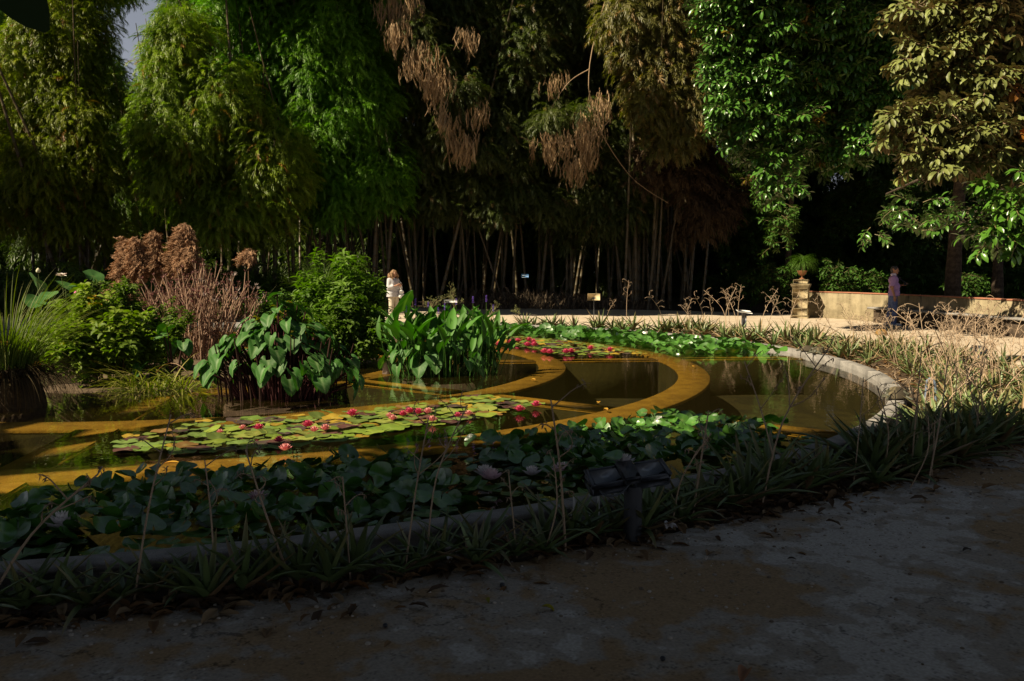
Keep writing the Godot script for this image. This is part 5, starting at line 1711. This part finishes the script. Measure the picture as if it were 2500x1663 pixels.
func build_people() -> void:
	# the woman on the far path, looking down at her phone
	var w := thing("person", "woman with long curly fair hair in a white shirt and pale trousers looking down", "person", Vector3(-4.0, 0.03, -29.0), deg_to_rad(48.0))
	var hc := Vector3(0.0, 1.515, 0.045)
	var r_el := Vector3(-0.235, 1.045, 0.03)
	var l_el := Vector3(0.23, 1.045, 0.05)
	var r_wr := Vector3(-0.05, 1.13, 0.25)
	var l_wr := Vector3(0.09, 1.11, 0.27)
	var torso := [[Vector3(-0.085, 1.25, 0.0), Vector3(0.085, 1.25, 0.0), 0.098, 0.098], [Vector3(-0.06, 1.2, 0.045), Vector3(0.06, 1.2, 0.045), 0.082, 0.082], [Vector3(-0.06, 1.03, 0.0), Vector3(0.06, 1.03, 0.0), 0.10, 0.10], [Vector3(-0.085, 0.88, -0.01), Vector3(0.085, 0.88, -0.01), 0.115, 0.115], [Vector3(0, 0.9, 0), Vector3(0, 1.28, 0), 0.10, 0.09]]
	var arms := [[Vector3(-0.165, 1.30, 0), r_el, 0.050, 0.038], [r_el, r_wr, 0.036, 0.024], [Vector3(0.165, 1.30, 0), l_el, 0.050, 0.038], [l_el, l_wr, 0.036, 0.024]]
	var legs := [[Vector3(-0.085, 0.86, 0), Vector3(-0.10, 0.47, 0.025), 0.088, 0.058], [Vector3(-0.10, 0.47, 0.025), Vector3(-0.105, 0.08, -0.01), 0.054, 0.036], [Vector3(0.085, 0.86, 0), Vector3(0.10, 0.47, 0.04), 0.088, 0.058], [Vector3(0.10, 0.47, 0.04), Vector3(0.11, 0.08, 0.02), 0.054, 0.036],
		[Vector3(-0.105, 0.05, -0.03), Vector3(-0.12, 0.028, 0.15), 0.042, 0.028], [Vector3(0.11, 0.05, 0.0), Vector3(0.13, 0.028, 0.18), 0.042, 0.028]]
	var neck := [[Vector3(0, 1.32, -0.005), Vector3(0, 1.45, 0.03), 0.052, 0.048]]
	var body := net(torso + arms + legs + neck, 0.016, 0.04)
	var head := net(head_bones(hc, 0.42, 0.0) + [[Vector3(0, 1.40, 0.01), Vector3(0, 1.46, 0.03), 0.047, 0.048]], 0.006, 0.02)
	var rh := net(hand_bones(r_wr, Vector3(0.78, 0.28, 0.55).normalized(), Vector3(0.1, 0.85, -0.5).normalized(), 0.9, 1.0), 0.004, 0.008)
	var lh := net(hand_bones(l_wr, Vector3(-0.45, 0.3, 0.8).normalized(), Vector3(-0.2, 0.8, -0.5).normalized(), 0.9, -1.0), 0.004, 0.008)
	obj("body", merge([body, head, rh, lh]), M.skin, w)
	eyes(w, hc, 0.42, 0.0)
	var shirt_c := plain(0.46, 0.45, 0.47, 0.85)
	var shirt := [[Vector3(-0.09, 1.26, 0.0), Vector3(0.09, 1.26, 0.0), 0.122, 0.122], [Vector3(-0.06, 1.2, 0.05), Vector3(0.06, 1.2, 0.05), 0.10, 0.10], [Vector3(-0.085, 1.12, 0.01), Vector3(0.085, 1.12, 0.01), 0.128, 0.128], [Vector3(-0.09, 1.0, 0.0), Vector3(0.09, 1.0, 0.0), 0.138, 0.138], [Vector3(-0.095, 0.86, 0.0), Vector3(0.095, 0.86, 0.0), 0.150, 0.150], [Vector3(-0.10, 0.72, 0.0), Vector3(0.10, 0.72, 0.0), 0.155, 0.155],
		[Vector3(-0.175, 1.30, 0), r_el, 0.072, 0.062], [r_el, r_el.lerp(r_wr, 0.5), 0.062, 0.058], [Vector3(0.175, 1.30, 0), l_el, 0.072, 0.062], [l_el, l_el.lerp(l_wr, 0.5), 0.062, 0.058]]
	obj("shirt", net(shirt, 0.014, 0.035, 0.74, 1.385), shirt_c, w)
	var trousers := [[Vector3(-0.085, 0.88, 0), Vector3(0.085, 0.88, 0), 0.125, 0.125], [Vector3(-0.09, 0.84, 0), Vector3(-0.10, 0.47, 0.02), 0.108, 0.085], [Vector3(-0.10, 0.47, 0.02), Vector3(-0.105, 0.05, -0.01), 0.085, 0.088], [Vector3(0.09, 0.84, 0), Vector3(0.10, 0.47, 0.035), 0.108, 0.085], [Vector3(0.10, 0.47, 0.035), Vector3(0.11, 0.05, 0.02), 0.085, 0.088]]
	obj("trousers", net(trousers, 0.014, 0.02, 0.05, 0.94), plain(0.50, 0.44, 0.34, 0.9), w)
	var hair := []
	rng.seed = 77
	for i in 80:
		var a := rf(0.75, TAU - 0.75)
		var t := rng.randf()
		var y := lerpf(1.615, 1.27, t)
		var r := 0.075 + 0.075 * sin(PI * clampf(t * 0.8 + 0.12, 0, 1))
		if t < 0.25:
			a = rf(0, TAU)
			r = 0.02 + 0.08 * t / 0.25
		var p := Vector3(sin(a) * r * 1.05, y, cos(a) * r + 0.02 - 0.02 * t)
		hair.append([p, p + Vector3(rf(-0.02, 0.02), -0.05, rf(-0.02, 0.02)), rf(0.020, 0.034), rf(0.014, 0.026)])
	hair.append([Vector3(0, 1.56, 0.02), Vector3(0, 1.50, -0.03), 0.085, 0.085])
	hair.append([Vector3(-0.02, 1.592, 0.05), Vector3(0.02, 1.578, 0.095), 0.062, 0.05])
	hair.append([Vector3(-0.065, 1.56, 0.07), Vector3(-0.075, 1.44, 0.085), 0.034, 0.03])
	hair.append([Vector3(0.065, 1.56, 0.07), Vector3(0.075, 1.44, 0.085), 0.034, 0.03])
	obj("hair", net(hair, 0.008, 0.012), plain(0.21, 0.12, 0.055, 0.7), w)
	var shoe := [[Vector3(-0.105, 0.045, -0.04), Vector3(-0.12, 0.035, 0.16), 0.05, 0.04], [Vector3(0.11, 0.045, -0.01), Vector3(0.13, 0.035, 0.19), 0.05, 0.04]]
	obj("shoes", net(shoe, 0.012, 0.01, 0.0), plain(0.3, 0.25, 0.2, 0.7), w)
	var ph := Shape.new()
	box(ph, Vector3(-0.036, -0.004, -0.075), Vector3(0.036, 0.004, 0.075), Color.WHITE, 0.003)
	var pho := obj("phone", ph.done(false), M.metal_dark)
	pho.transform = w.transform * Transform3D(Basis(Vector3.RIGHT, 0.75), Vector3(0.02, 1.20, 0.36))
	tag(pho, "dark phone in the woman's hands", "phone")
	var bag := thing("cloth_bag", "white cloth bag hanging from the woman's left arm", "bag")
	bag.transform = w.transform * Transform3D(Basis(), Vector3(0.17, 0.78, 0.22))
	var bb := [[Vector3(-0.05, 0, 0), Vector3(0.05, 0, 0), 0.07, 0.07], [Vector3(-0.04, 0.12, 0), Vector3(0.04, 0.12, 0), 0.052, 0.052], [Vector3(-0.06, -0.03, 0.01), Vector3(0.06, -0.04, 0), 0.06, 0.055], [Vector3(0, 0.1, 0), Vector3(0, 0.2, 0), 0.04, 0.018]]
	obj("pouch", net(bb, 0.010, 0.03), M.white, bag)
	var hs := Shape.new()
	tube(hs, smooth([Vector3(-0.03, 0.16, 0), Vector3(-0.02, 0.28, 0.01), Vector3(0.0, 0.33, 0.01), Vector3(0.02, 0.28, 0.01), Vector3(0.03, 0.16, 0)], 4), [0.008, 0.008, 0.008, 0.008, 0.008, 0.008, 0.008, 0.008, 0.008, 0.008, 0.008, 0.008, 0.008, 0.008, 0.008, 0.008, 0.008], 6, Color(0.7, 0.7, 0.68))
	obj("handle", hs.done(), M.wood, bag)
	# the man by the wall, camera in hand
	var m := thing("person", "man in a lilac polo shirt and blue jeans standing by the plastered wall", "person", Vector3(11.15, 0.03, -25.2), deg_to_rad(72.0))
	var mh := Vector3(0.0, 1.625, 0.03)
	var re := Vector3(-0.265, 1.13, -0.06)
	var rw := Vector3(-0.25, 0.87, 0.02)
	var le := Vector3(0.27, 1.14, 0.02)
	var lw := Vector3(0.09, 1.20, 0.27)
	var mt := [[Vector3(-0.11, 1.33, 0.0), Vector3(0.11, 1.33, 0.0), 0.108, 0.108], [Vector3(-0.07, 1.15, 0.03), Vector3(0.07, 1.15, 0.03), 0.125, 0.125], [Vector3(-0.07, 1.0, 0.035), Vector3(0.07, 1.0, 0.035), 0.125, 0.125], [Vector3(-0.09, 0.92, 0.0), Vector3(0.09, 0.92, 0.0), 0.115, 0.115], [Vector3(0, 0.95, 0), Vector3(0, 1.38, -0.01), 0.11, 0.095]]
	var ma := [[Vector3(-0.20, 1.40, -0.01), re, 0.058, 0.044], [re, rw, 0.043, 0.028], [Vector3(0.20, 1.40, -0.01), le, 0.058, 0.044], [le, lw, 0.043, 0.028]]
	var ml := [[Vector3(-0.095, 0.92, 0), Vector3(-0.12, 0.50, 0.05), 0.095, 0.062], [Vector3(-0.12, 0.50, 0.05), Vector3(-0.13, 0.09, 0.04), 0.058, 0.040], [Vector3(0.095, 0.92, 0), Vector3(0.12, 0.50, -0.04), 0.095, 0.062], [Vector3(0.12, 0.50, -0.04), Vector3(0.13, 0.09, -0.12), 0.058, 0.040]]
	var mn := [[Vector3(0, 1.42, -0.01), Vector3(0, 1.56, 0.015), 0.060, 0.056]]
	var mbody := net(mt + ma + ml + mn, 0.016, 0.04)
	var mhead := net(head_bones(mh, 0.02, 0.0) + [[Vector3(0, 1.50, 0.0), Vector3(0, 1.57, 0.015), 0.055, 0.055]], 0.006, 0.02)
	var mrh := net(hand_bones(rw, Vector3(0.05, -1, 0.12).normalized(), Vector3(1, 0, 0.1).normalized(), 0.5, 1.0), 0.004, 0.008)
	var mlh := net(hand_bones(lw, Vector3(-0.6, 0.1, 0.75).normalized(), Vector3(-0.3, 0.9, -0.3).normalized(), 1.0, -1.0), 0.004, 0.008)
	obj("body", merge([mbody, mhead, mrh, mlh]), M.skin_tan, m)
	eyes(m, mh, 0.02, 0.0)
	var polo := [[Vector3(-0.12, 1.34, 0.0), Vector3(0.12, 1.34, 0.0), 0.128, 0.128], [Vector3(-0.085, 1.15, 0.03), Vector3(0.085, 1.15, 0.03), 0.148, 0.148], [Vector3(-0.09, 0.98, 0.03), Vector3(0.09, 0.98, 0.03), 0.15, 0.15], [Vector3(-0.09, 0.88, 0.02), Vector3(0.09, 0.88, 0.02), 0.15, 0.15],
		[Vector3(-0.205, 1.40, -0.01), Vector3(-0.245, 1.21, -0.04), 0.076, 0.074], [Vector3(0.205, 1.40, -0.01), Vector3(0.245, 1.22, 0.0), 0.076, 0.074]]
	obj("polo_shirt", net(polo, 0.014, 0.035, 0.88, 1.485), plain(0.33, 0.20, 0.42, 0.85), m)
	obj("collar", net([[Vector3(-0.05, 1.495, 0.02), Vector3(0.05, 1.495, 0.02), 0.05, 0.05], [Vector3(-0.04, 1.50, -0.035), Vector3(0.04, 1.50, -0.035), 0.045, 0.045], [Vector3(-0.03, 1.48, 0.075), Vector3(-0.055, 1.45, 0.09), 0.016, 0.012], [Vector3(0.03, 1.48, 0.075), Vector3(0.055, 1.45, 0.09), 0.016, 0.012]], 0.008, 0.02, 1.455, 1.535), plain(0.55, 0.48, 0.60, 0.85), m)
	var jeans := [[Vector3(-0.09, 0.93, 0), Vector3(0.09, 0.93, 0), 0.128, 0.128], [Vector3(-0.10, 0.90, 0), Vector3(-0.12, 0.50, 0.05), 0.112, 0.080], [Vector3(-0.12, 0.50, 0.05), Vector3(-0.13, 0.05, 0.04), 0.076, 0.072], [Vector3(0.10, 0.90, 0), Vector3(0.12, 0.50, -0.04), 0.112, 0.080], [Vector3(0.12, 0.50, -0.04), Vector3(0.13, 0.05, -0.12), 0.076, 0.072]]
	var denim := plain(0.075, 0.105, 0.22, 0.9)
	denim.albedo_texture = noise_tex(91, 0.03, [[0.0, Color(0.6, 0.6, 0.65)], [0.5, Color(0.9, 0.9, 0.95)], [1.0, Color(1, 1, 1)]], 128, 4)
	denim.albedo_color = lin(0.13, 0.18, 0.34)
	denim.uv1_triplanar = true
	denim.uv1_scale = Vector3.ONE * 3.0
	obj("jeans", net(jeans, 0.014, 0.02, 0.05, 1.02), denim, m)
	obj("hair", net([[mh + Vector3(0, 0.06, -0.035), mh + Vector3(0, 0.055, 0.02), 0.075, 0.07], [mh + Vector3(0, 0.01, -0.06), mh + Vector3(0, -0.03, -0.06), 0.062, 0.05], [mh + Vector3(-0.055, 0.04, 0), mh + Vector3(0.055, 0.04, 0), 0.04, 0.04]], 0.008, 0.02), plain(0.035, 0.028, 0.025, 0.7), m)
	obj("shoes", net([[Vector3(-0.13, 0.05, 0.0), Vector3(-0.15, 0.04, 0.21), 0.055, 0.042], [Vector3(0.13, 0.05, -0.16), Vector3(0.16, 0.04, 0.05), 0.055, 0.042]], 0.012, 0.01, 0.0), plain(0.52, 0.52, 0.54, 0.6), m)
	var cam := thing("photo_camera", "black camera on a neck strap held at the man's chest", "camera")
	cam.transform = m.transform * Transform3D(Basis(), Vector3(0.02, 1.235, 0.31))
	var cs := Shape.new()
	box(cs, Vector3(-0.065, -0.045, -0.025), Vector3(0.065, 0.04, 0.025), Color.WHITE, 0.006)
	box(cs, Vector3(-0.025, 0.0405, -0.02), Vector3(0.025, 0.06, 0.02), Color.WHITE, 0.006)
	obj("housing", cs.done(false), M.metal_dark, cam)
	var ln := CylinderMesh.new()
	ln.top_radius = 0.032
	ln.bottom_radius = 0.034
	ln.height = 0.06
	var lo := obj("lens", ln, M.metal_dark, cam)
	lo.position = Vector3(0, -0.005, 0.055)
	lo.rotation.x = PI / 2
	var ss := Shape.new()
	var loop := smooth([Vector3(-0.065, 0.03, 0.0), Vector3(-0.10, 0.12, -0.10), Vector3(-0.09, 0.24, -0.22), Vector3(-0.04, 0.275, -0.35), Vector3(0.04, 0.275, -0.35), Vector3(0.09, 0.24, -0.22), Vector3(0.10, 0.12, -0.10), Vector3(0.065, 0.03, 0.0)], 4)
	var rr := []
	for i in loop.size():
		rr.append(0.011)
	tube(ss, loop, rr, 6, Color(0.02, 0.02, 0.035))
	obj("strap", ss.done(), M.wood, cam)
# ------------------------------------------------------------------ signs, floodlights, turtles, litter
func floodlight_heads(o: Node3D, n: int) -> void:
	# n square heads side by side on a bracket; heads look up towards -z
	var tilt := Transform3D(Basis(Vector3.RIGHT, 0.40), Vector3.ZERO)
	for k in n:
		var x := (k - (n - 1) * 0.5) * 0.265
		var s := Shape.new()
		box(s, Vector3(x - 0.118, -0.05, -0.078), Vector3(x + 0.118, 0.035, 0.078), Color.WHITE, 0.018, tilt)
		box(s, Vector3(x - 0.118, 0.0355, -0.082), Vector3(x - 0.088, 0.048, 0.082), Color.WHITE, 0.004, tilt)
		box(s, Vector3(x + 0.088, 0.0355, -0.082), Vector3(x + 0.118, 0.048, 0.082), Color.WHITE, 0.004, tilt)
		box(s, Vector3(x - 0.0875, 0.0355, -0.082), Vector3(x + 0.0875, 0.047, -0.064), Color.WHITE, 0.004, tilt)
		box(s, Vector3(x - 0.0875, 0.0355, 0.064), Vector3(x + 0.0875, 0.047, 0.082), Color.WHITE, 0.004, tilt)
		obj("lamp_housing", s.done(false), M.metal_grey, o)
		var g := Shape.new()
		box(g, Vector3(x - 0.087, 0.036, -0.0635), Vector3(x + 0.087, 0.040, 0.0635), Color.WHITE, 0.001, tilt)
		obj("lamp_glass", g.done(false), M.lens, o)

func build_small_things() -> void:
	# double floodlight in front
	var fp := thing("floodlight_post", "pair of grey square floodlights on a short dark post by the near kerb", "floodlight", Vector3(0.72, 0.02, -5.02), deg_to_rad(12.0))
	var post := Shape.new()
	lathe(post, [Vector2(0.0, 0.36), Vector2(0.052, 0.36), Vector2(0.055, 0.35), Vector2(0.055, -0.1)], 20, Color.WHITE)
	obj("post", post.done(), M.metal_dark, fp)
	var heads := Node3D.new()
	hang(heads, "lamp_heads", fp)
	heads.position = Vector3(-0.03, 0.40, -0.02)
	heads.rotation.z = 0.10
	floodlight_heads(heads, 2)
	var jb := Shape.new()
	box(jb, Vector3(-0.055, 0.0, -0.09), Vector3(0.055, 0.055, 0.09), Color.WHITE, 0.01, Transform3D(Basis(Vector3.RIGHT, 0.40), Vector3(0, 0.012, 0.01)))
	obj("junction_box", jb.done(false), M.metal_dark, heads)
	var cable := Shape.new()
	var cp := smooth([Vector3(-0.2, -0.03, 0.07), Vector3(-0.16, -0.06, 0.10), Vector3(-0.08, -0.055, 0.10), Vector3(-0.02, -0.02, 0.075)], 5)
	var cr := []
	for i in cp.size():
		cr.append(0.0055)
	tube(cable, cp, cr, 6, Color(0.09, 0.10, 0.11))
	obj("cable", cable.done(), M.wood, heads)
	# lone floodlight at the right edge
	var f2 := thing("floodlight_post", "single grey box floodlight in the sunlit border at the right edge", "floodlight", Vector3(7.75, 0.03, -14.2), deg_to_rad(-35.0))
	var p2 := Shape.new()
	lathe(p2, [Vector2(0.0, 0.24), Vector2(0.05, 0.24), Vector2(0.055, 0.23), Vector2(0.055, -0.1)], 16, Color.WHITE)
	obj("post", p2.done(), M.metal_dark, f2)
	var h2 := Node3D.new()
	hang(h2, "lamp_heads", f2)
	h2.position = Vector3(0, 0.29, 0)
	h2.rotation.x = 0.5
	floodlight_heads(h2, 1)
	# plates and signs
	var sg := thing("plant_sign", "beige label plate on a thin post seen from behind beside the curled stalk", "sign", Vector3(2.5, 0.03, -26.3), deg_to_rad(-6.0))
	var s1 := Shape.new()
	box(s1, Vector3(-0.19, -0.10, -0.006), Vector3(0.19, 0.13, 0.006), Color.WHITE, 0.003, Transform3D(Basis(Vector3.RIGHT, 0.45), Vector3(0, 0.80, 0)))
	obj("plate", s1.done(false), plain(0.50, 0.40, 0.22, 0.6), sg)
	var s2 := Shape.new()
	box(s2, Vector3(-0.012, 0, -0.012), Vector3(0.012, 0.80, 0.012), Color.WHITE, 0.002, Transform3D(Basis(), Vector3(0, 0, 0.03)))
	box(s2, Vector3(-0.05, 0.75, -0.01), Vector3(0.05, 0.80, 0.01), Color.WHITE, 0.002, Transform3D(Basis(), Vector3(0, 0, 0.045)))
	obj("post", s2.done(false), M.metal_dark, sg)
	var wl := thing("plant_sign", "white tilted label plate on a stubby grey post in the far border", "sign", Vector3(6.7, 0.03, -24.8), deg_to_rad(10.0))
	var s3 := Shape.new()
	box(s3, Vector3(-0.22, -0.012, -0.10), Vector3(0.22, 0.012, 0.10), Color.WHITE, 0.004, Transform3D(Basis(Vector3.RIGHT, 0.30) * Basis(Vector3.BACK, -0.12), Vector3(0, 0.44, 0)))
	obj("plate", s3.done(false), M.white, wl)
	var s4 := Shape.new()
	box(s4, Vector3(-0.06, 0, -0.05), Vector3(0.06, 0.42, 0.05), Color.WHITE, 0.01)
	obj("post", s4.done(false), M.metal_grey, wl)
	var bl := thing("plant_sign", "small blue label plate fixed to a culm of the dark bamboo", "sign", Vector3(0.55, 1.42, -36.4))
	var s5 := Shape.new()
	box(s5, Vector3(-0.15, -0.075, -0.006), Vector3(0.15, 0.075, 0.006), Color.WHITE, 0.003)
	obj("plate", s5.done(false), plain(0.05, 0.16, 0.36, 0.5), bl)
	var s6 := Shape.new()
	box(s6, Vector3(-0.12, 0.012, 0.0065), Vector3(0.12, 0.03, 0.009), Color.WHITE, 0.0)
	box(s6, Vector3(-0.13, -0.068, 0.0065), Vector3(0.13, -0.052, 0.009), Color.WHITE, 0.0)
	obj("pale_line", s6.done(false), plain(0.35, 0.45, 0.55, 0.5), bl)
	var wp := thing("plant_sign", "low white plate standing behind the purple-spiked clump", "sign", Vector3(-1.75, 0.03, -24.6), deg_to_rad(-10.0))
	var s7 := Shape.new()
	box(s7, Vector3(-0.19, 0.70, -0.02), Vector3(0.19, 0.78, 0.02), Color.WHITE, 0.004)
	obj("plate", s7.done(false), M.white, wp)
	var s8 := Shape.new()
	box(s8, Vector3(-0.015, 0, -0.015), Vector3(0.015, 0.70, 0.015), Color.WHITE, 0.003)
	obj("post", s8.done(false), M.metal_dark, wp)
	# turtles basking on the kerb
	var shell := Shape.new()
	lathe(shell, [Vector2(0.0, 0.088), Vector2(0.03, 0.086), Vector2(0.06, 0.074), Vector2(0.083, 0.052), Vector2(0.096, 0.028), Vector2(0.102, 0.018), Vector2(0.095, 0.010), Vector2(0.0, 0.006)], 22, Color(0.055, 0.045, 0.03))
	for i in shell.v.size():
		shell.v[i] = Vector3(shell.v[i].x * 0.86, shell.v[i].y, shell.v[i].z * 1.12)
		var k := int(shell.uv[i].x * 22.0) % 3
		shell.c[i] = Color(0.05, 0.042, 0.03) if k else Color(0.12, 0.10, 0.06)
	var shell_m := shell.done()
	var body_m := net([[Vector3(0, 0.035, -0.08), Vector3(0, 0.035, 0.08), 0.03, 0.032], [Vector3(0, 0.04, 0.09), Vector3(0, 0.065, 0.15), 0.018, 0.019], [Vector3(0, 0.066, 0.152), Vector3(0, 0.06, 0.172), 0.018, 0.012], [Vector3(0.04, 0.03, 0.08), Vector3(0.10, 0.012, 0.12), 0.018, 0.012], [Vector3(-0.04, 0.03, 0.08), Vector3(-0.10, 0.012, 0.12), 0.018, 0.012], [Vector3(0.04, 0.03, -0.08), Vector3(0.095, 0.012, -0.12), 0.018, 0.012], [Vector3(-0.04, 0.03, -0.08), Vector3(-0.095, 0.012, -0.12), 0.018, 0.012], [Vector3(0, 0.025, -0.10), Vector3(0, 0.015, -0.15), 0.012, 0.005]], 0.007, 0.012)
	for t in [[96.9, 1.25, 0.6, "turtle on the far kerb, left of the two by the last lily leaves"], [94.6, 1.3, 2.4, "turtle on the far kerb, right of the two by the last lily leaves"], [66.8, 0.95, 1.2, "turtle on the right kerb, the farther one of the close pair"], [64.0, 1.15, 1.5, "turtle on the right kerb, the nearer one of the close pair"]]:
		var o := thing("turtle", t[3], "turtle", pc(t[0], 10.48, 0.175), t[2], "turtles basking on the kerb")
		o.scale = Vector3.ONE * t[1]
		obj("shell", shell_m, M.wood, o)
		obj("body", body_m, plain(0.05, 0.05, 0.03, 0.6), o)
	# bent pipe by the right kerb, white wire hoop near the floodlight
	var pipe := Shape.new()
	var pp := smooth([Vector3(0, 0, 0), Vector3(0.01, 0.3, 0), Vector3(0.015, 0.40, 0), Vector3(0.05, 0.43, 0.02), Vector3(0.09, 0.36, 0.04), Vector3(0.10, 0.1, 0.05)], 4)
	var pr := []
	for i in pp.size():
		pr.append(0.014)
	tube(pipe, pp, pr, 8, Color(0.14, 0.18, 0.24))
	var po := obj("water_pipe", pipe.done(), M.wood)
	po.position = pc(63.0, 10.78, 0.02)
	tag(po, "thin blue-grey bent pipe rising beside the pair of turtles", "pipe")
	var hoop := thing("wire_hoop", "white wire edging with two short legs left of the floodlight post", "edging", Vector3(0.43, 0.02, -5.18))
	for x in [-0.06, 0.09]:
		var s := Shape.new()
		tube(s, [Vector3(x, 0.0, 0), Vector3(x + 0.01, 0.12, 0), Vector3(x + 0.012, 0.25, 0)], [0.008, 0.008, 0.008], 6, Color(0.6, 0.6, 0.6))
		obj("leg", s.done(), M.wood, hoop)
	var bar := Shape.new()
	tube(bar, [Vector3(-0.13, 0.145, 0.015), Vector3(0.0, 0.13, 0.017), Vector3(0.10, 0.133, 0.015), Vector3(0.17, 0.128, 0.015)], [0.006, 0.006, 0.006, 0.006], 6, Color(0.6, 0.6, 0.6))
	obj("rail", bar.done(), M.wood, hoop)
	# scraps, leaves and a seed on the ground
	for p in [[Vector3(2.0, 0.10, -6.6), 0.05, "white scrap among the shaded aloes right of the floodlight, the leftmost"], [Vector3(2.35, 0.11, -6.75), 0.045, "white scrap among the shaded aloes below the leaning stalks"], [Vector3(3.05, 0.09, -6.85), 0.06, "white scrap at the path edge in the right-hand corner"], [Vector3(0.92, 0.12, -5.0), 0.04, "small white scrap close right of the floodlight post"], [Vector3(-0.3, 0.08, -4.62), 0.05, "crumpled white scrap in the near border left of the floodlight"]]:
		var s := Shape.new()
		for i in 3:
			blade(s, Vector3(0, 0.01 * i, 0), Vector3(rf(-1, 1), rf(0.2, 0.9), rf(-1, 1)), p[1] * 1.6, p[1], rf(0.5, 2.0), 4, Color(0.7, 0.7, 0.7), Color(0.6, 0.6, 0.62), 0.5, 3)
		var o := obj("paper_scrap", s.done(), M.petal)
		o.position = p[0]
		tag(o, p[2], "scrap")
	for p in [[Vector3(0.17, 0.056, -3.95), 0.075, Color(0.34, 0.30, 0.02), 0.9, "curled yellow leaf on the concrete in the foreground"], [Vector3(-0.12, 0.056, -4.05), 0.06, Color(0.26, 0.24, 0.03), 0.3, "thin yellowish leaf on the concrete left of the curled yellow one"], [Vector3(1.55, 0.056, -4.65), 0.05, Color(0.04, 0.03, 0.02), 1.6, "small dark leaf lying out on the concrete at the middle right"], [Vector3(1.72, 0.056, -5.05), 0.06, Color(0.28, 0.16, 0.10), 0.2, "pale brown leaf at the edge of the concrete below the aloes"], [Vector3(2.6, 0.056, -4.8), 0.07, Color(0.05, 0.04, 0.03), 2.0, "dark curled leaf on the concrete at the far right"], [Vector3(0.92, 0.056, -3.28), 0.14, Color(0.30, 0.15, 0.08), 2.7, "reddish brown leaf cut by the bottom edge of the view"], [Vector3(-0.78, 0.056, -4.22), 0.13, Color(0.22, 0.10, 0.03), 1.4, "big rusty dead leaf at the concrete edge on the left"]]:
		var s := Shape.new()
		blade(s, Vector3(0, 0.0, -p[1] * 0.5), Vector3(0, 0.35, 1), p[1], p[1] * 0.38, 0.9, 6, p[2], shade_of(p[2], 0.8), 0.4, 3)
		var o := obj("fallen_leaf", s.done(), M.dry)
		o.position = p[0]
		o.rotation.y = p[3]
		tag(o, p[4], "leaf")
	for p in [[Vector3(-0.57, 0.06, -3.75), 0.012], [Vector3(0.62, 0.06, -3.42), 0.012], [Vector3(-0.05, 0.06, -4.25), 0.014]]:
		var s := SphereMesh.new()
		s.radius = p[1]
		s.height = p[1] * 1.7
		s.radial_segments = 10
		s.rings = 6
		var o := obj("seed_pellet", s, M.metal_dark)
		o.position = p[0]
		tag(o, "small dark round seed lying on the foreground concrete", "seed", "seeds on the concrete")
	var sd := Shape.new()
	lathe(sd, [Vector2(0, 0.16), Vector2(0.07, 0.15), Vector2(0.13, 0.10), Vector2(0.16, 0.03), Vector2(0.15, 0.0), Vector2(0, 0)], 16, Color.WHITE)
	var so := obj("seed_husk", sd.done(), plain(0.22, 0.12, 0.03, 0.7))
	so.position = Vector3(9.3, 0.03, -21.6)
	tag(so, "rounded brown husk lying on the sunlit path in front of the man", "husk")
	# pads adrift and yellow leaves on the water
	for p in [[1.05, -9.55], [1.02, -10.05], [-4.1, -6.75], [-2.75, -6.85], [2.95, -13.9], [0.3, -12.2], [1.5, -7.85], [-0.1, -7.9]]:
		var s := Shape.new()
		blade(s, Vector3(0, 0, -0.06), Vector3(0, 0.02, 1), 0.12, 0.05, 0.1, 4, Color(0.42, 0.25, 0.03), Color(0.36, 0.16, 0.03), 0.2, 3)
		var o := obj("floating_leaf", s.done(), M.dry)
		o.position = Vector3(p[0], WATER_Y + 0.003, p[1])
		o.rotation.y = rf(0, TAU)
		tag(o, "yellow-brown dead leaf floating on the open water", "leaf", "dead leaves afloat")

# ------------------------------------------------------------------ labels of small groups: told apart by their order in view
func order_in_view() -> void:
	var groups := {}
	for o in get_children():
		if o.has_meta("group") and o is Node3D:
			var key := str(o.get_meta("group")) + "|" + str(o.get_meta("label"))
			if not groups.has(key):
				groups[key] = []
			groups[key].append(o)
	var words := ["leftmost", "second from the left", "third from the left", "fourth from the left", "fifth from the left", "sixth from the left", "seventh from the left", "eighth from the left", "ninth from the left", "tenth from the left"]
	for key in groups:
		var l: Array = groups[key]
		if l.size() < 2 or l.size() > 40:
			continue
		l.sort_custom(func(a, b): return a.position.x / -a.position.z < b.position.x / -b.position.z)
		for i in l.size():
			var j: int = l.size() - 1 - i
			var w: String = words[i] if i < 10 else (words[j].replace("left", "right") if j < 10 else "%dth from the left" % (i + 1))
			l[i].set_meta("label", "%s, %s" % [l[i].get_meta("label"), w])
